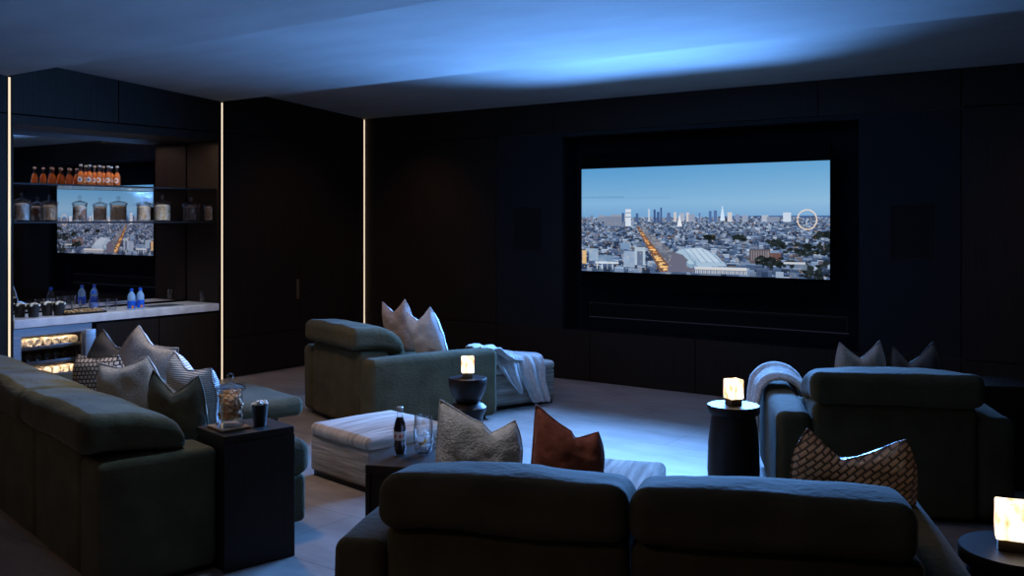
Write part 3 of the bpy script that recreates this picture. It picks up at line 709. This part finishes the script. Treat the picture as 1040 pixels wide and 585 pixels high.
# left sofa
PHB = R_(48)
WB = 2.66
B0 = W(-1.683, 3.913); eR = Vector((math.cos(TH-PHB), math.sin(TH-PHB), 0))
sB = thing('sofa', 'long olive velvet sofa at the left edge, back towards the viewer', 'sofa', B0 - eR*WB, TH-PHB)
arm(sB, 0, .14, 1.08, .55, .045, 3); arm(sB, WB-.24, WB, .51, .55, .03, 4)
seat_unit(sB, .14, .96, 0, 1.08, 4, hz=.585); seat_unit(sB, .96, WB-.88, 0, 1.08, 5, hz=.585)
seat_unit(sB, WB-.88, WB-.24, 0, 1.13, 6, WB-.88, WB-.02, sx0=WB-.88, hz=.585)
plinth(sB, .05, WB-.04, .05, .5); plinth(sB, .05, WB-.28, .5, .98)
# armchairs
def lounge(lab, p, ph, sd):
    t = thing('armchair', lab, 'armchair', p, TH-ph)
    w = 1.17
    arm(t, 0, .18, 1.12, .55, .05, sd); arm(t, w-.18, w, 1.12, .55, .05, sd+1)
    seat_unit(t, .18, w-.18, 0, 1.10, sd+2, .16, w-.15)
    plinth(t, .06, w-.06, .06, 1.04)
    return t
PHC = R_(10); C0 = W(1.385, 5.03)
lounge('wide olive velvet armchair at right with a knitted throw on its arm', C0, PHC, 11)
PHD = R_(54)
Dnear = W(-1.01, 6.85); eRD = Vector((math.cos(TH-PHD), math.sin(TH-PHD), 0))
D0 = Dnear - eRD*1.17
lounge('wide olive velvet armchair facing the screen, beyond the striped ottoman', D0, PHD, 21)

def ottoman(lab, p, rz, w, d, h, green=False, base_in=.02):
    t = thing('ottoman', lab, 'ottoman', p, rz)
    if green:
        obj('top_pad', rbox(-w/2, w/2, -d/2, d/2, h-.12, h, .045, 4, 8, soft(.02, .006, 4)), M['velvet'], t)
        obj('base', rbox(-w/2+.12, w/2-.12, -d/2+.12, d/2-.12, .03, h-.11, .02, 2, 2), M['velvet'], t)
        obj('plinth', rbox(-w/2+.15, w/2-.15, -d/2+.15, d/2-.15, 0, .03, .004, 1), M['black'], t)
    else:
        obj('upholstered_top', rbox(-w/2, w/2, -d/2, d/2, h-.075, h, .032, 4, 6, soft(.018, .003, 4)), M['striped_top'], t)
        obj('upholstered_side', rbox(-w/2+.004, w/2-.004, -d/2+.004, d/2-.004, .03, h-.07, .022, 3, 4, soft(.004, .002, 6)), M['striped'], t)
        obj('plinth', rbox(-w/2+.02, w/2-.02, -d/2+.02, d/2-.02, 0, .032, .004, 1), M['black'], t)
    return t
def loc2(P0, ph, x, y, z=0):
    a = TH-ph; return P0 + Vector((math.cos(a)*x - math.sin(a)*y, math.sin(a)*x + math.cos(a)*y, z))
ottoman('pale striped wool ottoman beside the table with the cola bottle', W(-.80, 5.86), TH-R_(46), .62, .62, .315)
ottoman('pale striped wool ottoman half hidden behind the nearest sofa', W(.42, 4.72), TH-R_(14), .62, .58, .315)
otD = loc2(D0, PHD, .575, 1.57)
ottoman('striped wool ottoman under the cream blanket, in front of the far armchair', otD, TH-PHD, .66, .66, .36)
ottoman('low olive velvet ottoman with overhanging pad, beyond the left sofa', loc2(B0-eR*WB, PHB, WB-1.85, 1.43), TH-PHB, .84, .68, .42, True)

# box side tables
def box_table(lab, p, rz, w, d, h=.60):
    t = thing('side_table', lab, 'side table', p, rz)
    k = .022
    obj('table_top', rbox(0, w, 0, d, h-.035, h, .004, 2), M['stained'], t)
    obj('side', rbox(0, k, 0, d, 0, h-.035, .003, 1), M['stained'], t, smooth=False)
    obj('side', rbox(w-k, w, 0, d, 0, h-.035, .003, 1), M['stained'], t, smooth=False)
    obj('back', rbox(k, w-k, .004, .02, .0, h-.035, .002, 1), M['stained'], t, smooth=False)
    obj('shelf', rbox(k, w-k, .02, d-.004, .12, .14, .002, 1), M['stained'], t, smooth=False)
    return t
TB = loc2(B0-eR*WB, PHB, WB-.235, .515)
t_ = box_table('dark wood box table holding the large sweet jar, beside the left sofa', TB, TH-PHB, .29, .345)
obj('outer_side', rbox(.285, .294, .0, .345, 0, .565, .002, 1), M['stained'], t_, smooth=False)
box_table('dark wood box table holding the cola bottle, at the nearest sofa', loc2(A0, PHA, -.15, .69), TH-PHA, .30, .33)
box_table('dark box table half hidden right of the right armchair', loc2(C0, PHC, 1.19, .72), TH-PHC, .30, .36)

# round tables and crystal lamps
def drum(lab, p, r, h=.55, kind='barrel', n=40):
    t = thing('round_table', lab, 'side table', p, 0)
    if kind == 'barrel':
        obj('table_top', lathe([(0, h-.045), (r*.97, h-.045), (r, h-.038), (r, h-.006), (r*.985, h), (0, h)], n), M['black'], t)
        obj('table_body', lathe([(0, 0), (r*.8, 0), (r*.93, .05), (r*1.0, .2), (r*.97, .34), (r*.86, h-.075), (r*.82, h-.046), (0, h-.046)], n), M['black'], t)
    else:
        obj('table_top', lathe([(0, h-.05), (r*.98, h-.05), (r, h-.03), (r, h-.004), (r*.98, h), (0, h)], n), M['black'], t)
        obj('table_bowl', lathe([(r*.50, h-.155), (r*.66, h-.145), (r*.84, h-.105), (r*.94, h-.07), (r*.985, h-.049)], n), M['black'], t)
        obj('table_foot', lathe([(0, 0), (r*.9, 0), (r*.98, .02), (r*.80, .12), (r*.74, .22), (r*.82, .31), (r*.97, .345), (r*.98, .365), (r*.80, .385), (r*.52, .395), (0, .396)], n), M['black'], t)
    return t
def cube_lamp(lab, p, rz, s=.078, h=.105):
    t = thing('crystal_lamp', lab, 'lamp', p, rz, 'glowing crystal block lamps')
    obj('lamp_base', rbox(-s*.42, s*.42, -s*.42, s*.42, 0, .034, .003, 2), M['brass'], t)
    obj('crystal_block', rbox(-s/2, s/2, -s/2, s/2, .034, .034+h, .006, 2, 3, lambda w, hh: w + noise.noise_vector(w*40)*.002), M['crystal'], t)
    q = bpy.data.lights.new('lamp_glow', 'POINT'); q.energy = LAMP; q.color = (1, .62, .32); q.shadow_soft_size = .05
    return t
LAMP = 1
T1 = at(475, 6.12, 0); T2 = at(745, 5.22, 0); T3 = at(1036, 2.93, 0)
drum('black pedestal table with bowl shaped top beside the far armchair', T1, .122, .55, 'bowl')
drum('black barrel table with round top beside the throw-draped armchair', T2, .140)
drum('black round table cut by the lower right corner', T3, .173)
cube_lamp('lit crystal block lamp on the bowl shaped pedestal table', T1 + Vector((0,0,.55)), TH+R_(4), .080, .10)
cube_lamp('lit crystal block lamp on the barrel table near the knitted throw', T2 + Vector((0,0,.55)), TH+R_(20), .080)
cube_lamp('largest crystal block lamp, lit in the lower right corner', at(1026, 2.93, .55), TH+R_(-24), .084, .110)

# ------------------------------------------------------------------ scatter cushions
def cushion(lab, p, yaw, s=.40, w=None, T=.075, chop=.13, lean=12, roll=0, front='boucle', back=None, seed=0, ear=.02, cw=.45, cx=0, lt=1, rdrop=0):
    """p = base point on the seat; +Y of the cushion looks where the sofa looks"""
    w = w or s; n = 26; V = []; F = []; fm = []
    def pt(a, b_, side):
        x = a*w/2*(1-.02*(1-b_*b_))*(1-(.24 if a > 0 else .24*lt)*max(0, b_)**2.2 - .03*max(0, -b_)**3); z = b_*s/2*(1-.05*(1-a*a))
        th = T*(max(0, (1-a**4)*(1-b_**4)))**.55
        c_ = max(0, 1-abs(a-cx)/((1+cx) if a < cx else (1-cx)))**1.1; c_ = c_*(1-.12*c_); tt = max(0, (b_+.35)/1.35)
        z -= chop*c_*tt**1.6
        z -= rdrop*max(0, a)*max(0, b_+.2)
        z += ear*.6*max(0, abs(a)-.3)*1.4*max(0, b_)**3
        th *= 1 - .45*c_*tt**1.5
        y = side*th + .03*c_*tt**2*(-1)
        y += .012*noise.noise(Vector((a*2+seed, b_*2, side*.7)))
        v = Vector((x, y, z)); v += noise.noise_vector(Vector((a*3+seed, b_*3, side)))*.006*min(1, 3*(1-max(abs(a), abs(b_)))+.1)
        return v
    for side in (1, -1):
        o = len(V)
        for j in range(n+1):
            for i in range(n+1): V.append(pt(-1+2*i/n, -1+2*j/n, side))
        for j in range(n):
            for i in range(n):
                q = (o+j*(n+1)+i, o+j*(n+1)+i+1, o+(j+1)*(n+1)+i+1, o+(j+1)*(n+1)+i)
                F.append(q if side < 0 else tuple(reversed(q))); fm.append(0 if side > 0 else 1)
    mt = Matrix.Rotation(R_(lean), 4, 'X') @ Matrix.Rotation(R_(roll), 4, 'Y')
    V = [mt @ v for v in V]
    zmin = min(v.z for v in V); V = [v - Vector((0, 0, zmin)) for v in V]
    # weld rims by hand so the two faces keep their material
    me = bpy.data.meshes.new('cushion'); me.from_pydata([tuple(v*S) for v in V], [], F)
    me.materials.append(M[front]); me.materials.append(M[back or front])
    for pl, k in zip(me.polygons, fm): pl.material_index = k; pl.use_smooth = True
    bm = bmesh.new(); bm.from_mesh(me); bmesh.ops.remove_doubles(bm, verts=bm.verts, dist=.0008); bm.to_mesh(me); bm.free()
    o = bpy.data.objects.new('cushion', me); C.objects.link(o)
    o.location = Vector(p)*S; o.rotation_euler = (0, 0, yaw)
    tag(o, lab, 'cushion')
    # seam piping round the rim
    rim = [pt(a, b_, 0) for a, b_ in [(-1+2*i/n, -1) for i in range(n)] + [(1, -1+2*i/n) for i in range(n)] + [(1-2*i/n, 1) for i in range(n)] + [(-1, 1-2*i/n) for i in range(n+1)]]
    rim = [mt @ v - Vector((0, 0, zmin)) for v in rim]
    pip = obj('piping', sweep(rim, .0035, 6), M[back or front], o)
    return o
SZ = .462
aA, aB, aC, aD = TH-PHA, TH-PHB, TH-PHC, TH-PHD
cushion('pale nubbly bouclé cushion on the nearest sofa beside the cola table', at(487, 3.66, SZ), aA+R_(20), .385, .335, lean=4, front='boucle', roll=3, chop=.085, seed=1, cx=.3, ear=.02, lt=.15, rdrop=.06)
cushion('rust and cream cushion in the middle of the nearest sofa', at(577, 3.66, SZ-.01), aA+R_(14), .37, .28, lean=4, front='linen', back='rust', roll=4, chop=.085, seed=2, cx=.15, ear=.02, lt=.1, rdrop=.075)
cushion('woven brown leather cushion at the right end of the nearest sofa', at(866, 3.42, SZ), aA+R_(-6), .32, .43, front='leather_weave', chop=.085, seed=3, ear=.02, cx=-.25, cw=.5, roll=3)
cushion('pale linen cushion with two points, left one on the right armchair', at(874, 5.60, SZ), aC, .375, .29, front='linen', chop=.085, seed=4, roll=-4)
cushion('mottled taupe cushion, right one on the right armchair', at(932, 5.50, SZ), aC+R_(-6), .365, .28, front='fineweave', chop=.10, seed=5, roll=-9, cx=-.35)
cushion('blush linen cushion at the back of the far armchair', at(406, 7.72, SZ), aD+R_(34), .43, .27, front='blush', chop=.075, seed=6, roll=-8, cx=-.1)
cushion('white linen cushion in front of the blush one on the far armchair', at(433, 7.48, SZ-.01), aD+R_(30), .385, .28, front='white_linen', back='white_linen', chop=.07, seed=7, roll=-13, cx=-.2)
cushion('olive velvet cushion nearest the sweet jar on the left sofa', at(180, 4.60, SZ), aB+R_(36), .35, .31, front='olive_cushion', chop=.085, seed=8, ear=.02, T=.06, roll=5)
cushion('ribbed white cushion behind the olive one on the left sofa', at(196, 4.84, SZ), aB+R_(14), .36, .36, front='ribbed', chop=.03, seed=9, roll=14)
cushion('taupe cotton cushion with rounded top, centre of the left sofa', at(134, 4.98, SZ), aB+R_(40), .35, .36, front='taupe', back='linen', chop=.02, seed=10, roll=-8, cw=.6)
cushion('checked wool cushion nearest the wine fridge', at(102, 5.32, SZ), aB+R_(42), .35, .31, front='check', chop=.012, seed=11, ear=0, lean=8)
cushion('grey linen cushion with tall point, far side of the left sofa', at(147, 5.50, SZ), aB+R_(40), .40, .34, front='linen', back='linen', chop=.035, seed=12, roll=30, cw=.3)
cushion('fine grey woven cushion standing behind the checked one', at(112, 5.80, SZ-.03), aB+R_(36), .38, .32, front='fineweave', chop=.03, seed=13, roll=28)

# ------------------------------------------------------------------ throws
def cloth(name, path, wv, mat, n=26, thick=.008, amp=.012, fr=6, seed=0, loc=(0,0,0), rz=0, flare=None):
    path = [Vector(p) for p in path]; wv = Vector(wv)
    # resample
    Ls = [0]
    for a, b_ in zip(path, path[1:]): Ls.append(Ls[-1] + (b_-a).length)
    m_ = max(24, int(Ls[-1]/.018)); V = []
    def P(t):
        d = t*Ls[-1]
        for k in range(len(path)-1):
            if d <= Ls[k+1] or k == len(path)-2:
                q = (d-Ls[k])/max(1e-6, Ls[k+1]-Ls[k]); return path[k].lerp(path[k+1], q)
    for j in range(m_+1):
        t = j/m_; c = (P(max(0, t-.02)) + P(t)*2 + P(min(1, t+.02)))*.25
        d = (P(min(1, t+.02)) - P(max(0, t-.02))).normalized(); nn = d.cross(wv.normalized())
        if nn.length < .1: nn = Vector((0,0,1))
        nn.normalize()
        for i in range(n+1):
            s_ = -1+2*i/n; k = flare(t) if flare else 1
            off = amp*(math.sin(s_*fr+seed+t*1.5) + .6*math.sin(s_*fr*2.3+seed*2-t*2)) + amp
            V.append(c + wv*.5*s_*k + nn*off + noise.noise_vector(Vector((s_*2+seed, t*4, seed)))*.012)
    F = [(j*(n+1)+i, j*(n+1)+i+1, (j+1)*(n+1)+i+1, (j+1)*(n+1)+i) for j in range(m_) for i in range(n)]
    if name is None: return V, F
    o = obj(name, (V, F), mat); o.location = Vector(loc)*S; o.rotation_euler = (0,0,rz)
    md = o.modifiers.new('thick', 'SOLIDIFY'); md.thickness = thick*S; md.offset = 1
    return o
# knitted throw over the left arm of the right armchair (local: arm x 0..0.18)
o = cloth('throw_blanket', [(-.05,.86,.03), (-.045,.86,.25), (-.035,.86,.46), (-.02,.86,.56), (.03,.86,.605), (.09,.86,.615), (.15,.86,.60), (.20,.84,.56), (.225,.82,.48)], (0, .40, 0), M['throw2'], amp=.010, fr=5, seed=2, loc=C0, rz=aC, thick=.02)
tag(o, 'thick knitted cream throw draped over the right armchair arm', 'blanket')
# cream blanket across the far armchair's arm end and its ottoman
bk = merge(
    cloth(None, [(.45,-.56,.548), (.43,-.48,.555), (.39,-.40,.545), (.33,-.30,.48), (.27,-.16,.41), (.18,.02,.385), (.05,.22,.375)], (.24,.06,0), None, amp=.010, fr=7, seed=3, n=22),
    cloth(None, [(-.10,.06,.385), (.10,.04,.40), (.24,.03,.41), (.315,.03,.40), (.35,.04,.34), (.365,.06,.22), (.375,.10,.12), (.38,.14,.03)], (.03,.30,0), None, amp=.012, fr=5, seed=1, n=24, flare=lambda t: 1-.45*max(0, t-.5)*2),
    cloth(None, [(.05,-.16,.42), (.22,-.18,.435), (.31,-.19,.42), (.35,-.18,.35), (.37,-.15,.25), (.38,-.09,.13)], (.02,.24,0), None, amp=.012, fr=5, seed=5, n=20, flare=lambda t: 1-.8*max(0, t-.45)*1.8))
o = obj('blanket', bk, M['throw']); o.location = otD*S; o.rotation_euler = (0,0,aD)
md = o.modifiers.new('thick', 'SOLIDIFY'); md.thickness = .008*S; md.offset = 1
tag(o, 'cream blanket laid over the far striped ottoman', 'blanket')

# ------------------------------------------------------------------ things on the tables
jp = at(234, 4.40, .60)
bd = thing('serving_board', 'thin tan board under the large sweet jar', 'board', jp, TH-PHB)
obj('board_plate', rbox(-.085, .075, -.075, .065, 0, .012, .004, 2), M['tan_board'], bd)
jp2 = jp + Vector((0,0,.012))
jr = thing('sweet_jar', 'tall lidded glass jar of orange honeycomb on the box table', 'jar', jp2, 0)
r, h = .055, .165
obj('jar_body', lathe([(r*1.15, 0), (r*1.18, .008), (r*1.0, .018), (r*.98, h*.2), (r*.98, h*.93), (r*1.25, h), (r*1.25, h+.004), (r*1.1, h), (r*.93, h*.93), (r*.93, .03), (0, .022)], 28), M['glass'], jr)
ld = obj('lid', lathe([(r*1.1, h+.005), (r*1.22, h+.010), (r*1.0, h+.018), (r*.35, h+.028), (r*.2, h+.034), (0, h+.034)], 28), M['glass'], jr)
obj('knob', lathe([(r*.16, h+.034), (r*.14, h+.045), (r*.26, h+.055), (r*.26, h+.068), (r*.1, h+.075), (0, h+.075)], 14), M['glass'], ld)
hc = obj('honeycomb', blob(150, ((-.034, .034), (-.034, .034), (.034, .155)), .016, 3), M['sw_amber']); hc.location = jp2*S
tag(hc, 'orange honeycomb chunks filling the tall table jar', 'sweets', None, 'stuff')
cp = at(264, 4.45, .60)
cu = thing('popcorn_cup', 'small black cup of white popcorn beside the tall sweet jar', 'cup', cp, 0)
obj('cup_wall', lathe([(0, .001), (.028, .001), (.038, .10), (.036, .10), (.032, .08), (0, .078)], 22), M['cup'], cu)
pc = obj('popcorn', blob(34, ((-.027, .027), (-.027, .027), (.09, .112)), .011, 8), M['popcorn']); pc.location = cp*S
tag(pc, 'white popcorn heaped in the small black table cup', 'popcorn', None, 'stuff')

bp = at(406, 3.90, .60)
cb = thing('cola_bottle', 'small waisted cola bottle with silver cap on the box table', 'bottle', bp, 0)
obj('bottle_glass', lathe([(.019, 0), (.024, .004), (.0255, .03), (.022, .055), (.0245, .085), (.026, .105), (.022, .128), (.0125, .158), (.0105, .176), (.0125, .179), (.0125, .186)], 22), M['glass'], cb)
obj('cola', lathe([(0, .004), (.018, .005), (.0235, .03), (.0205, .055), (.023, .085), (.0245, .105), (.0205, .128), (.0125, .150), (0, .151)], 22), M['cola'], cb)
lb = obj('label', lathe([(.0238, .062), (.0243, .064), (.0262, .094), (.0260, .096)], 22), M['label_white'], cb)
obj('label_print', merge(label_patch(.0266, .071, .088, .0035, a0=TH-PI/2-R_(35)), label_patch(.0266, .071, .086, .005, a0=TH-PI/2+R_(10)), label_patch(.0268, .074, .085, .003, a0=TH-PI/2+R_(38))), M['red_print'], lb)
obj('cap', lathe([(.0135, .181), (.0145, .184), (.0145, .192), (.011, .195), (0, .195)], 16), M['silver_foil'], cb)
gp = at(430, 3.93, .60)
gt = thing('stemless_glass', 'tall stemless glass of ice and orange peel beside the cola bottle', 'glass', gp, 0)
obj('glass_wall', lathe([(0, 0), (.026, 0), (.034, .01), (.042, .045), (.041, .09), (.036, .155), (.0345, .155), (.0395, .09), (.040, .045), (.032, .014), (0, .010)], 28), M['glass'], gt)
ic = [rot(rbox(-.013, .013, -.013, .013, -.013, .013, .004, 2), 'XYZ'[k % 3], .6*k+.3) for k in range(7)]
pos = [(-.014, -.012, .028), (.015, -.01, .03), (0, .016, .03), (-.016, .008, .052), (.014, .012, .054), (.002, -.016, .056), (0, 0, .075)]
ice0 = None
for k, (q, c_) in enumerate(zip(ic, pos)):
    if k == 0:
        ice0 = obj('ice_cube', ic[1], M['ice']); ice0.location = (gp + Vector(c_))*S; oo = ice0
    else:
        oo = ice0.copy(); C.objects.link(oo); oo.location = (gp + Vector(c_))*S; oo.rotation_euler = (k*.7, k*.4, k*1.1)
    tag(oo, 'clear ice cube in the tall stemless glass', 'ice cube', 'ice cubes in the stemless glass')
pl = obj('orange_peel', mv(rot(rbox(-.016, .016, -.003, .003, -.005, .005, .002, 2), 'Y', R_(-38)), .004, -.026, .05), M['citrus']); pl.location = gp*S
pl.rotation_euler = (0, 0, TH); tag(pl, 'strip of orange peel among the ice in the stemless glass', 'peel')
g2 = thing('small_glass', 'small clear glass behind the stemless glass, next to the bouclé cushion', 'glass', at(441, 4.02, .60), 0)
obj('glass_wall', lathe([(0, 0), (.018, 0), (.021, .004), (.023, .055), (.0215, .055), (.019, .012), (0, .01)], 20), M['glass'], g2)

# ------------------------------------------------------------------ camera
cam = bpy.data.cameras.new('camera'); co_ = bpy.data.objects.new('camera', cam); C.objects.link(co_)
cam.sensor_width = 36; cam.lens = FPX/1040*36; cam.shift_y = -(292.5-HZ)/1040
cam.clip_start = .02
co_.location = (0, 0, CAMZ*S); co_.rotation_euler = (PI/2, 0, TH)
scene.camera = co_

# ------------------------------------------------------------------ light
def area(name, loc, rote, sx, sy, e, col, spread=PI, mis=True):
    l = bpy.data.lights.new(name, 'AREA'); l.shape = 'RECTANGLE'; l.size = sx*S; l.size_y = sy*S; l.energy = e; l.color = col; l.spread = spread
    l.cycles.use_multiple_importance_sampling = mis
    o = bpy.data.objects.new(name, l); C.objects.link(o); o.location = Vector(loc)*S; o.rotation_euler = rote; return o
def spot(name, loc, target, e, col, ang=40, blend=.6, size=.03):
    l = bpy.data.lights.new(name, 'SPOT'); l.energy = e; l.color = col; l.spot_size = R_(ang); l.spot_blend = blend; l.shadow_soft_size = size
    l.cycles.use_multiple_importance_sampling = False
    o = bpy.data.objects.new(name, l); C.objects.link(o); o.location = Vector(loc)*S
    o.rotation_euler = (Vector(target)-Vector(loc)).to_track_quat('-Z', 'Y').to_euler(); return o
# added blue area light before the screen, stronger than the picture's own glow
area('screen_fill', (-3.685, YF-.03, 1.78), (R_(-90), 0, 0), 2.38, .50, 580, (.13,.38,1.0), spread=R_(112), mis=False)
for (x, y), tg, e_, an, cl in (((-3.3, 5.6), (-3.45, 5.3, 0), 120, 60, (.66,.77,1.0)), ((-3.8, 3.6), (-4.8, 2.9, .7), 150, 46, (.78,.86,1.0)), ((-2.4, 2.3), (-2.12, 3.0, .72), 85, 36, (.96,.95,1.0)), ((-5.4, 5.0), (-5.2, 5.4, .4), 18, 50, (.9,.92,1.0)),
                        ((-6.4, 4.9), (-7.85, 4.9, .9), 150, 58, (.85,.9,1.0)), ((-1.3, 2.6), (-1.25, 3.4, .6), 28, 34, (1,.9,.85)), ((-3.5, 2.9), (-4.1, 2.4, .75), 120, 46, (.38,.62,1.0)), ((-1.2, 6.3), (-1.6, 5.8, .7), 26, 46, (.8,.87,1.0))):
    spot('fill_spot', (x, y, 2.70), tg, e_, cl, an, .9, .05)  # added spots brightening floor, cushions, headrests and bar; no fittings known
for (x, y), tg in (((-.4, 6.6), (-.6, 7.9, 1.2)), ((-6.6, 6.9), (-6.9, 7.9, 1.0)), ((-6.4, 6.6), (-7.7, 6.8, 1.0)), ((-4.4, 7.2), (-4.4, 7.9, .4))):
    spot('warm_wall_fill', (x, y, 2.70), tg, 24, (1,.56,.32), 80, 1, .05)  # extra warm light added to brown the walls, not a real lamp
# bar downlights under the header
area('bar_light', (XL-.06, 4.92, 2.31), (0, 0, 0), .06, 1.8, 9, (1,.80,.66), mis=False)
# fridge interior
area('fridge_light', (XL-.055, 4.24, .625), (0, R_(25), 0), .03, .5, 3.2, (1,.74,.5), mis=False)
area('fridge_light', (XL-.055, 4.24, .35), (0, R_(25), 0), .03, .5, 3.2, (1,.74,.5), mis=False)
# weak warm fill added under the ceiling, standing for no known fitting
for x, y, e_ in ((-1.5, -.6, 9), (-5.5, -.4, 12), (-4.6, 3.6, 30)):
    area('warm_fill', (x, y, 2.66), (0, 0, 0), .3, .3, e_, (1,.66,.42), mis=False)
w_ = bpy.data.worlds.new('night'); scene.world = w_; w_.use_nodes = True
w_.node_tree.nodes['Background'].inputs[0].default_value = (.01,.012,.02,1)
scene.view_settings.view_transform = 'Standard'; scene.view_settings.look = 'None'
scene.view_settings.exposure = 0; scene.view_settings.gamma = 1; scene.view_settings.use_curve_mapping = False
scene.cycles.use_denoising = True
scene.cycles.transparent_max_bounces = 24
scene.cycles.sample_clamp_indirect = 4
